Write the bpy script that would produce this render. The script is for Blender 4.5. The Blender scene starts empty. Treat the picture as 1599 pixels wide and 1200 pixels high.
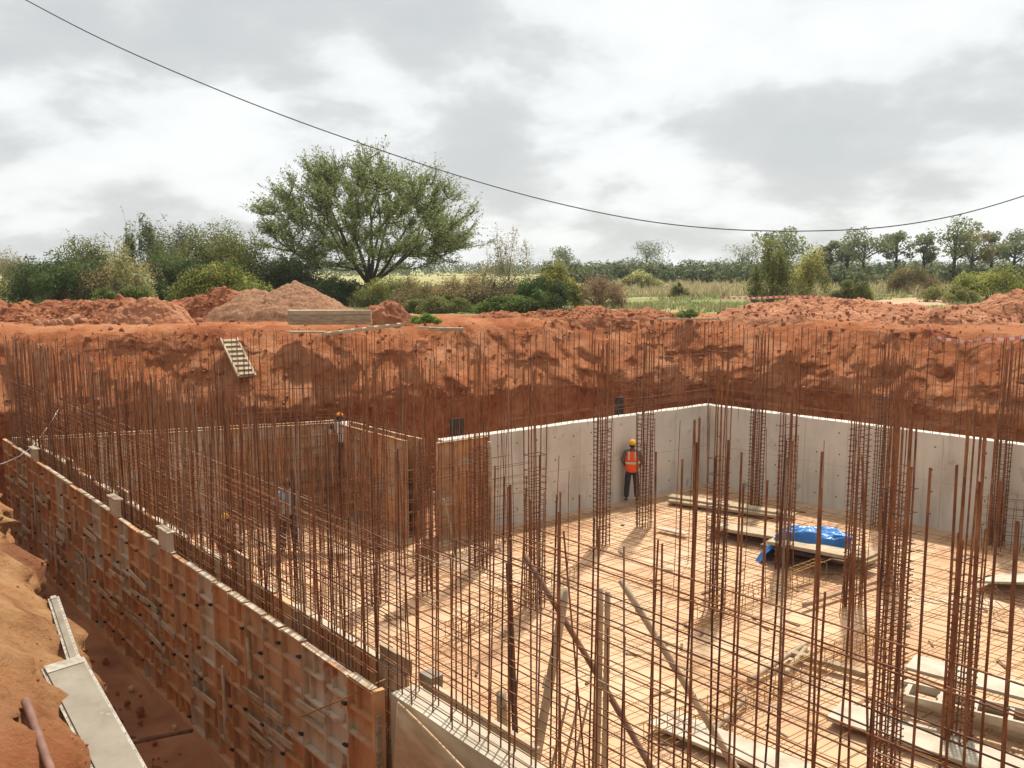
import bpy, bmesh, math, random
import numpy as np
from mathutils import Vector, Matrix, noise, Quaternion

random.seed(7)
RNG = np.random.default_rng(7)
S = bpy.context.scene
COL = S.collection

# ------------------------------------------------------------------ camera
CAM_H = 1.7
FPX = 1400.0
PITCH = math.atan(182 / FPX)
cam_d = bpy.data.cameras.new('camera')
cam = bpy.data.objects.new('camera', cam_d)
COL.objects.link(cam)
cam.location = (0, 0, CAM_H)
cam.rotation_euler = (math.radians(90) - PITCH, 0, 0)
cam_d.sensor_width = 36.0
cam_d.lens = 36.0 * FPX / 1599.0
cam_d.clip_start = 0.05
cam_d.clip_end = 6000
S.camera = cam

# ------------------------------------------------------------------ light
SUN_EL, SUN_AZ = math.radians(60), math.radians(20)      # azimuth from +Y towards +X
SUNDIR = Vector((math.sin(SUN_AZ) * math.cos(SUN_EL), math.cos(SUN_AZ) * math.cos(SUN_EL), math.sin(SUN_EL)))
sl = bpy.data.lights.new('sun', 'SUN')
sl.energy = 5.0
sl.angle = math.radians(2.2)
sl.color = (1.0, 0.94, 0.84)
so = bpy.data.objects.new('sun', sl)
COL.objects.link(so)
so.location = (0, 0, 50)
so.rotation_euler = (-SUNDIR).to_track_quat('-Z', 'Y').to_euler()

W = bpy.data.worlds.new('World')
S.world = W
W.use_nodes = True
nt = W.node_tree
for n in list(nt.nodes):
    nt.nodes.remove(n)


def nd(t, kind, **kw):
    n = t.nodes.new(kind)
    for k, v in kw.items():
        setattr(n, k, v)
    return n


w_out = nd(nt, 'ShaderNodeOutputWorld')
w_bg = nd(nt, 'ShaderNodeBackground')
w_bg.inputs['Strength'].default_value = 0.1
sky = nd(nt, 'ShaderNodeTexSky', sky_type='NISHITA', sun_disc=False)
sky.sun_elevation = SUN_EL
sky.sun_rotation = SUN_AZ
sky.dust_density = 2.0
tc = nd(nt, 'ShaderNodeTexCoord')
sep = nd(nt, 'ShaderNodeSeparateXYZ')
nt.links.new(tc.outputs['Generated'], sep.inputs[0])


def mth(t, op, a, b=None, clamp=False):
    n = nd(t, 'ShaderNodeMath', operation=op, use_clamp=clamp)
    for i, v in enumerate((a, b)):
        if v is None:
            continue
        if isinstance(v, (int, float)):
            n.inputs[i].default_value = v
        else:
            t.links.new(v, n.inputs[i])
    return n.outputs[0]


zc = mth(nt, 'ADD', mth(nt, 'MAXIMUM', sep.outputs[2], 0.0), 0.38)
cx = mth(nt, 'DIVIDE', sep.outputs[0], zc)
cy = mth(nt, 'DIVIDE', sep.outputs[1], zc)
cmb = nd(nt, 'ShaderNodeCombineXYZ')
nt.links.new(cx, cmb.inputs[0])
nt.links.new(cy, cmb.inputs[1])
cn = nd(nt, 'ShaderNodeTexNoise')
cn.inputs['Scale'].default_value = 1.75
cn.inputs['Detail'].default_value = 9
cn.inputs['Roughness'].default_value = 0.53
cn.inputs['Distortion'].default_value = 0.1
mp = nd(nt, 'ShaderNodeMapping')
mp.inputs['Location'].default_value = (3.3, 1.2, 0)
mp.inputs['Scale'].default_value = (1.35, 1.35, 1)
nt.links.new(cmb.outputs[0], mp.inputs[0])
nt.links.new(mp.outputs[0], cn.inputs['Vector'])
cr = nd(nt, 'ShaderNodeValToRGB')
e = cr.color_ramp.elements
e[0].position = 0.38
e[0].color = (7.8, 7.95, 7.9, 1)
e[1].position = 0.66
e[1].color = (4.9, 5.1, 5.15, 1)
for p_, c_ in ((0.455, 7.5), (0.49, 6.9), (0.525, 6.0), (0.57, 5.4)):
    m_ = e.new(p_)
    m_.color = (c_ * .985, c_ * 1.005, c_, 1)
nt.links.new(cn.outputs['Fac'], cr.inputs[0])
cov = nd(nt, 'ShaderNodeMix', data_type='RGBA')
cov.inputs[0].default_value = 0.93
nt.links.new(sky.outputs[0], cov.inputs[6])
nt.links.new(cr.outputs[0], cov.inputs[7])
nt.links.new(cov.outputs[2], w_bg.inputs['Color'])
nt.links.new(w_bg.outputs[0], w_out.inputs[0])

S.view_settings.view_transform = 'Standard'
S.view_settings.look = 'None'
S.view_settings.exposure = 0.38
S.view_settings.gamma = 1.0
S.view_settings.use_curve_mapping = False
S.cycles.max_bounces = 6
S.cycles.diffuse_bounces = 3
S.cycles.use_denoising = True

# ------------------------------------------------------------------ helpers


def pix(px, py, z=None, y=None):
    """point of the place seen at photo pixel px,py: on height z, or at depth y"""
    x = (px - 799.5) / FPX
    v = -(py - 600) / FPX
    d = Vector((x, math.cos(PITCH) + v * math.sin(PITCH), -math.sin(PITCH) + v * math.cos(PITCH)))
    t = (z - CAM_H) / d.z if z is not None else y / d.y
    return Vector((0, 0, CAM_H)) + d * t


def tag(o, label=None, cat=None, group=None, kind=None):
    if label:
        o['label'] = label
    if cat:
        o['category'] = cat
    if group:
        o['group'] = group
    if kind:
        o['kind'] = kind
    return o


def empty(name, loc, label=None, cat=None, group=None, rz=0):
    o = bpy.data.objects.new(name, None)
    COL.objects.link(o)
    o.location = loc
    o.rotation_euler = (0, 0, rz)
    o.empty_display_size = 0.2
    return tag(o, label, cat, group)


def place(name, mesh, parent=None, loc=(0, 0, 0), rot=None, scale=None, mat=None):
    o = bpy.data.objects.new(name, mesh)
    COL.objects.link(o)
    if parent is not None:
        o.parent = parent
    o.location = loc
    if rot is not None:
        if isinstance(rot, Quaternion):
            o.rotation_mode = 'QUATERNION'
            o.rotation_quaternion = rot
        else:
            o.rotation_euler = rot
    if scale is not None:
        o.scale = scale
    if mat is not None:
        if len(mesh.materials) == 0:
            mesh.materials.append(mat)
        elif mesh.materials[0] != mat:
            o.material_slots[0].link = 'OBJECT'
            o.material_slots[0].material = mat
    return o


class MB:
    def __init__(self):
        self.v, self.f = [], []

    def add(self, vs, fs):
        b = len(self.v)
        self.v += [tuple(p) for p in vs]
        self.f += [tuple(i + b for i in q) for q in fs]
        return self

    def box(self, c, s, rot=None, jit=0.0):
        c = Vector(c)
        vs = []
        for dx in (-.5, .5):
            for dy in (-.5, .5):
                for dz in (-.5, .5):
                    p = Vector((dx * s[0], dy * s[1], dz * s[2]))
                    if jit:
                        p += Vector((random.uniform(-jit, jit), random.uniform(-jit, jit), random.uniform(-jit, jit)))
                    if rot is not None:
                        p = rot @ p
                    vs.append(p + c)
        return self.add(vs, [(0, 1, 3, 2), (4, 6, 7, 5), (0, 4, 5, 1), (2, 3, 7, 6), (0, 2, 6, 4), (1, 5, 7, 3)])

    def tube(self, pts, r, n=6, r2=None, caps=True):
        pts = [Vector(p) for p in pts]
        vs, fs = [], []
        k = len(pts)
        up = None
        for i, p in enumerate(pts):
            d = (pts[min(i + 1, k - 1)] - pts[max(i - 1, 0)]).normalized()
            if up is None:
                up = d.orthogonal().normalized()
            up = (up - d * up.dot(d)).normalized()
            side = d.cross(up)
            rr = r if r2 is None else r + (r2 - r) * i / (k - 1)
            if isinstance(r, (list, tuple)):
                rr = r[i]
            for j in range(n):
                a = 2 * math.pi * j / n
                vs.append(p + (up * math.cos(a) + side * math.sin(a)) * rr)
        for i in range(k - 1):
            for j in range(n):
                a, b = i * n + j, i * n + (j + 1) % n
                fs.append((a, b, b + n, a + n))
        if caps:
            fs.append(tuple(range(n - 1, -1, -1)))
            fs.append(tuple(range((k - 1) * n, k * n)))
        return self.add(vs, fs)

    def mesh(self, name, mat=None, smooth=False):
        m = bpy.data.meshes.new(name)
        m.from_pydata(self.v, [], self.f)
        if mat:
            m.materials.append(mat)
        if smooth:
            m.polygons.foreach_set('use_smooth', [True] * len(m.polygons))
        m.update()
        return m

    def build(self, name, mat, parent=None, loc=(0, 0, 0), smooth=False, rot=None):
        return place(name, self.mesh(name, mat, smooth), parent, loc, rot)


def np_mesh(name, V, nper, mat, cols=None, smooth=False):
    """V: (N*nper,3) separate polygons with nper corners each"""
    V = np.asarray(V, dtype=np.float32)
    nv = len(V)
    m = bpy.data.meshes.new(name)
    m.vertices.add(nv)
    m.vertices.foreach_set('co', V.ravel())
    m.loops.add(nv)
    m.loops.foreach_set('vertex_index', np.arange(nv, dtype=np.int32))
    np_ = nv // nper
    m.polygons.add(np_)
    m.polygons.foreach_set('loop_start', np.arange(0, nv, nper, dtype=np.int32))
    m.update(calc_edges=True)
    if cols is not None:
        a = m.color_attributes.new('tint', 'FLOAT_COLOR', 'POINT')
        c = np.ones((nv, 4), dtype=np.float32)
        c[:, :3] = np.repeat(cols, nper, axis=0)
        a.data.foreach_set('color', c.ravel())
    m.materials.append(mat)
    m.validate()
    return m


# ------------------------------------------------------------------ materials


def new_mat(name):
    m = bpy.data.materials.new(name)
    m.use_nodes = True
    t = m.node_tree
    b = t.nodes['Principled BSDF']
    return m, t, b


def noise_node(t, scale, detail=4, rough=0.55, dist=0.0, coord='pos', stretch=None):
    if coord == 'pos':
        g = nd(t, 'ShaderNodeNewGeometry').outputs['Position']
    else:
        g = nd(t, 'ShaderNodeTexCoord').outputs['Object']
    if stretch:
        mm = nd(t, 'ShaderNodeMapping')
        mm.inputs['Scale'].default_value = stretch
        t.links.new(g, mm.inputs[0])
        g = mm.outputs[0]
    n = nd(t, 'ShaderNodeTexNoise')
    n.inputs['Scale'].default_value = scale
    n.inputs['Detail'].default_value = detail
    n.inputs['Roughness'].default_value = rough
    n.inputs['Distortion'].default_value = dist
    t.links.new(g, n.inputs['Vector'])
    return n.outputs['Fac']


def ramp(t, fac, stops):
    r = nd(t, 'ShaderNodeValToRGB')
    el = r.color_ramp.elements
    while len(el) > 1:
        el.remove(el[-1])
    el[0].position = stops[0][0]
    el[0].color = tuple(stops[0][1]) + (1,)
    for p, c in stops[1:]:
        q = el.new(p)
        q.color = tuple(c) + (1,)
    t.links.new(fac, r.inputs[0])
    return r.outputs[0]


def mixc(t, fac, a, b, mode='MIX'):
    n = nd(t, 'ShaderNodeMix', data_type='RGBA', blend_type=mode)
    for i, v in ((0, fac), (6, a), (7, b)):
        if isinstance(v, (int, float)):
            n.inputs[i].default_value = v
        elif isinstance(v, tuple):
            n.inputs[i].default_value = v + (1,)
        else:
            t.links.new(v, n.inputs[i])
    return n.outputs[2]


def step(t, v, lo, hi):
    n = nd(t, 'ShaderNodeMapRange')
    n.interpolation_type = 'SMOOTHSTEP'
    n.inputs['From Min'].default_value = lo
    n.inputs['From Max'].default_value = hi
    t.links.new(v, n.inputs[0])
    return n.outputs[0]


def bump(t, b, h, strength, dist=0.02):
    n = nd(t, 'ShaderNodeBump')
    n.inputs['Strength'].default_value = strength
    n.inputs['Distance'].default_value = dist
    t.links.new(h, n.inputs['Height'])
    t.links.new(n.outputs[0], b.inputs['Normal'])


def simple(name, stops, scale=8, rough=0.8, bs=0.3, bd=0.01, detail=5, spec=0.3, metal=0.0, coord='pos', stretch=None, speck=None):
    m, t, b = new_mat(name)
    f = noise_node(t, scale, detail, 0.6, 0.2, coord, stretch)
    c = ramp(t, f, stops)
    if speck:
        f2 = noise_node(t, speck[0], 3, 0.6, 0, coord)
        c = mixc(t, step(t, f2, speck[1], speck[1] + 0.08), c, speck[2])
    t.links.new(c, b.inputs['Base Color'])
    b.inputs['Roughness'].default_value = rough
    b.inputs['Specular IOR Level'].default_value = spec
    b.inputs['Metallic'].default_value = metal
    if bs:
        bump(t, b, noise_node(t, scale * 4, 4, 0.6, 0, coord), bs, bd)
    return m


M = {}
M['rust'] = simple('rebar_rust', [(0.3, (0.1, 0.036, 0.013)), (0.52, (0.215, 0.082, 0.03)), (0.72, (0.33, 0.15, 0.065))], 6, 0.75, 0, spec=0.35)
M['rust_dark'] = simple('rebar_rust_dark', [(0.3, (0.06, 0.021, 0.009)), (0.6, (0.115, 0.042, 0.018)), (0.8, (0.2, 0.085, 0.038))], 5, 0.7, 0, spec=0.35)
M['rust_pale'] = simple('rebar_cement_dusted', [(0.3, (0.14, 0.07, 0.04)), (0.55, (0.26, 0.17, 0.115)), (0.75, (0.36, 0.28, 0.21))], 4, 0.8, 0)
M['rust_yellow'] = simple('floor_bar_rust', [(0.3, (0.2, 0.09, 0.03)), (0.55, (0.34, 0.18, 0.06)), (0.75, (0.44, 0.28, 0.1))], 4, 0.8, 0)
M['concrete'] = simple('fair_concrete', [(0.3, (0.52, 0.48, 0.41)), (0.5, (0.61, 0.57, 0.49)), (0.7, (0.66, 0.62, 0.54))], 0.9, 0.85, 0.25, 0.006, detail=7, speck=(1.7, 0.64, (0.36, 0.36, 0.35)))
_t = M['concrete'].node_tree
_b = _t.nodes['Principled BSDF']
_src = _b.inputs['Base Color'].links[0].from_socket
_st = noise_node(_t, 2.2, 6, 0.6, 0.2, 'pos', (1, 1, .16))
_c2 = mixc(_t, mth(_t, 'MULTIPLY', step(_t, _st, .5, .72), .55), _src, (0.37, 0.33, 0.27))
_mud = noise_node(_t, 1.3, 6, 0.65, 0.3)
_c2 = mixc(_t, mth(_t, 'MULTIPLY', step(_t, _mud, .58, .7), .4), _c2, (0.45, 0.3, 0.19))
_t.links.new(_c2, _b.inputs['Base Color'])
M['stub'] = simple('fresh_concrete', [(0.3, (0.34, 0.28, 0.2)), (0.5, (0.42, 0.365, 0.275)), (0.7, (0.48, 0.43, 0.34))], 1.6, 0.85, 0.4, 0.01, detail=8)
M['hole'] = simple('tie_hole_dark', [(0.4, (0.03, 0.025, 0.02)), (0.6, (0.06, 0.045, 0.035))], 9, 0.9, 0)
M['heap'] = simple('heap_soil', [(0.3, (0.18, 0.058, 0.023)), (0.5, (0.28, 0.098, 0.04)), (0.72, (0.38, 0.16, 0.072))], 1.6, 0.95, 1.0, 0.12, detail=8)
M['heap_pale'] = simple('heap_soil_pale', [(0.3, (0.24, 0.088, 0.04)), (0.5, (0.36, 0.15, 0.072)), (0.72, (0.44, 0.21, 0.11))], 1.3, 0.95, 1.0, 0.12, detail=8)
M['gravel'] = simple('gravel', [(0.3, (0.17, 0.075, 0.035)), (0.5, (0.29, 0.145, 0.075)), (0.7, (0.38, 0.22, 0.125))], 12, 0.95, 1.0, 0.03, detail=6)
M['clod'] = simple('soil_clod', [(0.3, (0.16, 0.05, 0.02)), (0.55, (0.29, 0.105, 0.045)), (0.75, (0.4, 0.18, 0.085))], 2.5, 0.95, 0.8, 0.02, detail=6)
M['timber'] = simple('weathered_timber', [(0.3, (0.20, 0.14, 0.085)), (0.55, (0.36, 0.27, 0.17)), (0.75, (0.48, 0.38, 0.26))], 5, 0.85, 0.3, 0.004, stretch=(1, 1, 5))
M['timber_pale'] = simple('pale_timber', [(0.3, (0.3, 0.22, 0.135)), (0.55, (0.41, 0.32, 0.21)), (0.75, (0.49, 0.41, 0.3))], 4, 0.8, 0.2, 0.004)
M['timber_dark'] = simple('dark_timber', [(0.3, (0.09, 0.06, 0.04)), (0.6, (0.18, 0.12, 0.075))], 5, 0.85, 0.3, 0.004)
M['form_orange'] = simple('form_rust_orange', [(0.25, (0.36, 0.155, 0.062)), (0.5, (0.52, 0.265, 0.12)), (0.75, (0.6, 0.36, 0.19))], 2.2, 0.75, 0.2, 0.004, detail=7, speck=(1.6, 0.57, (0.46, 0.36, 0.25)))
M['form_brown'] = simple('form_rust_brown', [(0.25, (0.3, 0.145, 0.07)), (0.5, (0.45, 0.25, 0.13)), (0.75, (0.54, 0.35, 0.21))], 2.4, 0.78, 0.2, 0.004, detail=7, speck=(1.9, 0.56, (0.46, 0.37, 0.27)))
M['form_grey'] = simple('form_cement_smeared', [(0.25, (0.38, 0.23, 0.13)), (0.45, (0.5, 0.38, 0.26)), (0.7, (0.56, 0.49, 0.4))], 2.6, 0.85, 0.4, 0.006, detail=7, speck=(2.2, 0.6, (0.4, 0.19, 0.085)))
M['form_edge'] = simple('form_edge_cement', [(0.3, (0.3, 0.2, 0.12)), (0.5, (0.42, 0.33, 0.23)), (0.7, (0.52, 0.47, 0.39))], 5, 0.85, 0.5, 0.006, detail=6)
M['black'] = simple('black_steel', [(0.4, (0.02, 0.018, 0.016)), (0.6, (0.045, 0.04, 0.035))], 8, 0.6, 0)
M['alu'] = simple('aluminium_form', [(0.25, (0.13, 0.09, 0.052)), (0.5, (0.195, 0.162, 0.112)), (0.75, (0.25, 0.215, 0.158))], 3.2, 0.55, 0.15, 0.003, detail=7, spec=0.5, speck=(7, 0.66, (0.3, 0.22, 0.15)))
M['alu_edge'] = simple('aluminium_edge_cement', [(0.3, (0.2, 0.16, 0.11)), (0.55, (0.33, 0.29, 0.23)), (0.75, (0.45, 0.42, 0.36))], 14, 0.6, 0.6, 0.004, detail=6, spec=0.5)
M['plate'] = simple('pale_panel', [(0.3, (0.33, 0.27, 0.19)), (0.55, (0.45, 0.39, 0.3)), (0.75, (0.52, 0.465, 0.38))], 3, 0.7, 0.15, 0.003)
M['ply'] = simple('plywood_sheet', [(0.3, (0.33, 0.2, 0.1)), (0.55, (0.45, 0.3, 0.17)), (0.75, (0.53, 0.4, 0.26))], 2.2, 0.75, 0.15, 0.003, stretch=(1, 1, 4))
M['bamboo'] = simple('bamboo_pole', [(0.3, (0.24, 0.165, 0.1)), (0.55, (0.38, 0.28, 0.18)), (0.75, (0.48, 0.38, 0.27))], 7, 0.7, 0.2, 0.003, stretch=(1, 1, .3))
M['bamboo_brown'] = simple('brown_pole', [(0.3, (0.12, 0.06, 0.035)), (0.6, (0.22, 0.12, 0.07))], 6, 0.75, 0.2, 0.003)
M['tarp'] = simple('blue_tarpaulin', [(0.3, (0.04, 0.21, 0.56)), (0.55, (0.08, 0.33, 0.74)), (0.75, (0.14, 0.43, 0.8))], 3, 0.4, 0.3, 0.01, spec=0.5)
M['cable'] = simple('cable_sheath', [(0.4, (0.03, 0.03, 0.05)), (0.6, (0.05, 0.05, 0.08))], 3, 0.5, 0)
M['wire'] = simple('pale_wire', [(0.4, (0.5, 0.45, 0.38)), (0.6, (0.6, 0.55, 0.48))], 3, 0.5, 0)
M['bark'] = simple('dark_bark', [(0.3, (0.035, 0.028, 0.02)), (0.6, (0.085, 0.068, 0.05)), (0.8, (0.13, 0.105, 0.08))], 6, 0.9, 0.6, 0.02)
M['twig'] = simple('dry_twig', [(0.3, (0.13, 0.095, 0.06)), (0.6, (0.24, 0.18, 0.115))], 6, 0.9, 0)
M['boulder'] = simple('boulder_stone', [(0.3, (0.24, 0.1, 0.05)), (0.55, (0.34, 0.16, 0.085)), (0.75, (0.42, 0.23, 0.13))], 2.5, 0.92, 0.7, 0.03)
M['path'] = simple('sandy_track', [(0.3, (0.34, 0.2, 0.11)), (0.55, (0.42, 0.275, 0.165)), (0.75, (0.47, 0.33, 0.22))], 0.5, 0.95, 0.4, 0.02, detail=7)
M['pipe'] = simple('rusty_pipe', [(0.3, (0.13, 0.06, 0.04)), (0.6, (0.2, 0.105, 0.075)), (0.8, (0.27, 0.16, 0.12))], 7, 0.7, 0.2, 0.003)
M['skin'] = simple('skin', [(0.4, (0.11, 0.055, 0.032)), (0.6, (0.15, 0.075, 0.045))], 6, 0.6, 0)
M['hair'] = simple('hair', [(0.4, (0.008, 0.007, 0.006)), (0.6, (0.016, 0.013, 0.011))], 30, 0.5, 0)
M['vest'] = simple('orange_vest', [(0.3, (0.75, 0.085, 0.012)), (0.7, (0.88, 0.125, 0.02))], 9, 0.7, 0.3, 0.01)
M['stripe'] = simple('reflective_stripe', [(0.4, (0.5, 0.46, 0.36)), (0.6, (0.58, 0.54, 0.44))], 9, 0.5, 0)
M['helmet'] = simple('yellow_helmet', [(0.4, (0.8, 0.36, 0.01)), (0.6, (0.86, 0.42, 0.015))], 4, 0.35, 0, spec=0.5)
M['helmet_orange'] = simple('orange_helmet', [(0.4, (0.78, 0.24, 0.01)), (0.6, (0.85, 0.30, 0.015))], 4, 0.35, 0, spec=0.5)
M['navy'] = simple('dark_trousers', [(0.3, (0.018, 0.02, 0.028)), (0.7, (0.04, 0.042, 0.055))], 9, 0.85, 0.3, 0.01)
M['shirt_grey'] = simple('grey_shirt', [(0.3, (0.10, 0.075, 0.065)), (0.7, (0.17, 0.13, 0.115))], 9, 0.85, 0.3, 0.01)
M['shirt_white'] = simple('white_shirt', [(0.3, (0.58, 0.56, 0.54)), (0.7, (0.74, 0.72, 0.7))], 9, 0.85, 0.3, 0.01)
M['shirt_blue'] = simple('blue_shirt', [(0.3, (0.16, 0.23, 0.3)), (0.7, (0.28, 0.37, 0.44))], 9, 0.85, 0.3, 0.01)
M['shirt_brown'] = simple('brown_shirt', [(0.3, (0.16, 0.085, 0.05)), (0.7, (0.24, 0.14, 0.085))], 9, 0.85, 0.3, 0.01)
M['shoe'] = simple('shoe', [(0.4, (0.02, 0.017, 0.015)), (0.6, (0.04, 0.035, 0.03))], 9, 0.7, 0)
M['eye'] = simple('eye_white', [(0.4, (0.6, 0.58, 0.55)), (0.6, (0.65, 0.63, 0.6))], 9, 0.4, 0)


def leaf_mat(name, rough=0.65, trans=0.35):
    m, t, b = new_mat(name)
    a = nd(t, 'ShaderNodeAttribute', attribute_name='tint')
    t.links.new(a.outputs['Color'], b.inputs['Base Color'])
    b.inputs['Roughness'].default_value = rough
    b.inputs['Specular IOR Level'].default_value = 0.25
    tr = nd(t, 'ShaderNodeBsdfTranslucent')
    t.links.new(a.outputs['Color'], tr.inputs['Color'])
    mx = nd(t, 'ShaderNodeMixShader')
    mx.inputs[0].default_value = trans
    t.links.new(b.outputs[0], mx.inputs[1])
    t.links.new(tr.outputs[0], mx.inputs[2])
    t.links.new(mx.outputs[0], t.nodes['Material Output'].inputs[0])
    return m


M['leaf'] = leaf_mat('leaf')

# tape: red and white bands along the object's own length
m, t, b = new_mat('barrier_tape')
a = nd(t, 'ShaderNodeTexCoord')
wv = nd(t, 'ShaderNodeTexWave', wave_type='BANDS', bands_direction='X')
wv.inputs['Scale'].default_value = 1.6
wv.inputs['Distortion'].default_value = 0.3
t.links.new(a.outputs['Object'], wv.inputs['Vector'])
t.links.new(ramp(t, wv.outputs['Fac'], [(0.44, (0.68, 0.52, 0.48)), (0.56, (0.58, 0.13, 0.1))]), b.inputs['Base Color'])
b.inputs['Roughness'].default_value = 0.5
M['tape'] = m

# ground: soil near the pit, grass beyond; 'zone' attribute: x = metres beyond the rim, y = sandiness less the painted shade, z = meadow
m, t, b = new_mat('ground_soil')
at = nd(t, 'ShaderNodeAttribute', attribute_name='zone')
sp = nd(t, 'ShaderNodeSeparateXYZ')
t.links.new(at.outputs['Vector'], sp.inputs[0])
n1 = noise_node(t, 0.55, 8, 0.62, 0.4)
n2 = noise_node(t, 3.2, 8, 0.7, 0.2)
n3 = noise_node(t, 0.16, 5, 0.55, 0.3)
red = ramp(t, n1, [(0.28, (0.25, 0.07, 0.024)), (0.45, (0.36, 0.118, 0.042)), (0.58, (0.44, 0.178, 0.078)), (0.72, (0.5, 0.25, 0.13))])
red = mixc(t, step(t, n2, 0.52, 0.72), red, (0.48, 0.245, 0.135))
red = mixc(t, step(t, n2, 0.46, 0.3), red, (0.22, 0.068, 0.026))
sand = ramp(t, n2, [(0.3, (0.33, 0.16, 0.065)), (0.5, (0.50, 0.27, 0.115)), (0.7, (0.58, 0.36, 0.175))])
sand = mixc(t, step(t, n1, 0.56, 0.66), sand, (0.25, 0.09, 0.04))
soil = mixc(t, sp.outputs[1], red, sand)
grass = ramp(t, n3, [(0.3, (0.2, 0.23, 0.08)), (0.48, (0.28, 0.28, 0.11)), (0.58, (0.4, 0.34, 0.17)), (0.7, (0.46, 0.28, 0.15))])
gm = mth(t, 'ADD', sp.outputs[2], mth(t, 'MULTIPLY', mth(t, 'SUBTRACT', n1, 0.5), 1.1))
c = mixc(t, step(t, gm, 0.4, 0.6), soil, grass)
t.links.new(c, b.inputs['Base Color'])
b.inputs['Roughness'].default_value = 0.97
b.inputs['Specular IOR Level'].default_value = 0.15
bump(t, b, noise_node(t, 7, 10, 0.78), 1.0, 0.12)
M['ground'] = m

# pit floor: lean concrete dusted with pink sand
m, t, b = new_mat('lean_concrete')
n1 = noise_node(t, 0.45, 6, 0.6, 0.4)
n2 = noise_node(t, 5, 7, 0.65)
c = ramp(t, n1, [(0.25, (0.35, 0.185, 0.095)), (0.42, (0.5, 0.3, 0.17)), (0.56, (0.57, 0.375, 0.23)), (0.75, (0.58, 0.425, 0.295))])
c = mixc(t, step(t, n2, 0.6, 0.75), c, (0.34, 0.18, 0.095))
c = mixc(t, step(t, n2, 0.42, 0.25), c, (0.52, 0.37, 0.245))
t.links.new(c, b.inputs['Base Color'])
b.inputs['Roughness'].default_value = 0.95
bump(t, b, n2, 0.4, 0.02)
M['floor'] = m

m, t, b = new_mat('trench_mud')
n1 = noise_node(t, 1.1, 7, 0.6, 0.5)
c = ramp(t, n1, [(0.3, (0.24, 0.088, 0.034)), (0.5, (0.36, 0.145, 0.06)), (0.7, (0.46, 0.22, 0.105))])
t.links.new(c, b.inputs['Base Color'])
b.inputs['Roughness'].default_value = 0.8
bump(t, b, noise_node(t, 5, 6), 0.7, 0.04)
M['mud'] = m

# ------------------------------------------------------------------ plan of the pit
Z_FLOOR, Z_TOP = -4.8, -2.4
V2 = lambda x, y: Vector((x, y))
P0 = V2(-12.23, 21.33)      # outer corner of the left formwork
P1 = V2(-4.6, 24.0)         # back wall meets the return
P2 = V2(-2.05, 21.1)        # return meets the cast wall
P3 = V2(5.96, 27.0)         # far corner of the cast walls
DL = V2(0.6436, -0.7654)    # long wall runs from P0 past the camera's right
NL = V2(0.7654, 0.6436)     # towards the pit
DB = (V2(12.06, 20.77) - P3).normalized()
P4 = P3 + DB * 18.5
LEN_FORM = 17.0             # formwork ends, cast stub begins
LEN_ALL = 25.5
P5 = P0 + DL * LEN_ALL


def lpt(s, off=0.0):
    p = P0 + DL * s + NL * off
    return p


def chaikin(P, k):
    for _ in range(k):
        Q = []
        for i in range(len(P)):
            a, b_ = P[i], P[(i + 1) % len(P)]
            Q += [a * .75 + b_ * .25, a * .25 + b_ * .75]
        P = Q
    return P


RIM = [V2(-16.2, 19.6), V2(-17.0, 23.2), V2(-14.1, 25.0), V2(-9.1, 25.7), V2(-4.0, 27.0), V2(-0.5, 29.2), V2(3.0, 30.6), V2(6.5, 30.7),
       V2(9.9, 28.2), V2(13.9, 24.6), V2(19.5, 18.8), V2(24, 11), V2(20, 0), V2(11, -8.5), V2(5.5, -5.9)]
for s, o_ in ((21, -5.1), (18.5, -4.75), (16, -4.35), (13, -3.9), (9, -3.6), (4, -3.5), (0, -3.5)):
    RIM.append(lpt(s, o_))
RIM = RIM[:]
rl = chaikin(RIM, 3)
# resample: fine where the camera looks
SP = []
for i in range(len(rl)):
    a, b_ = rl[i], rl[(i + 1) % len(rl)]
    mid = (a + b_) / 2
    vis = mid.y > 1.5 and abs(mid.x) < mid.y * 0.72 + 1.5
    n = max(1, int((b_ - a).length / (0.085 if vis else 0.7)))
    for k in range(n):
        SP.append(a.lerp(b_, k / n))
NS = len(SP)
NRM = []
for i in range(NS):
    # smoothed outward normal
    d = SP[(i + 8) % NS] - SP[i - 8]
    NRM.append(V2(-d.y, d.x).normalized())
if (SP[0] + NRM[0] * 1 - V2(0, 15)).length < (SP[0] - V2(0, 15)).length:
    NRM = [-n for n in NRM]
# soften normals so the far field never folds
for _ in range(60):
    NRM = [(NRM[i - 1] + NRM[i] + NRM[(i + 1) % NS]).normalized() for i in range(NS)]
PROFILE = [(1.72, -4.9), (1.68, -4.2), (1.66, -3.4), (1.70, -2.75), (1.8, -2.3), (1.86, -1.95), (1.6, -1.56), (1.15, -1.14), (0.72, -0.7), (0.34, -0.34), (0.0, -0.12)]


def prof(u):
    x = u * (len(PROFILE) - 1)
    i = min(int(x), len(PROFILE) - 2)
    k = x - i
    a, b_ = PROFILE[i], PROFILE[i + 1]
    return a[0] + (b_[0] - a[0]) * k, a[1] + (b_[1] - a[1]) * k


def fbm(v, o=4):
    return noise.fractal(v, 0.9, 2.1, o, noise_basis='PERLIN_ORIGINAL')


def ground_h(x, y):
    return 0.10 * noise.noise(Vector((x * .13, y * .13, 4))) + 0.03 * noise.noise(Vector((x * .7, y * .7, 9)))


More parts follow.
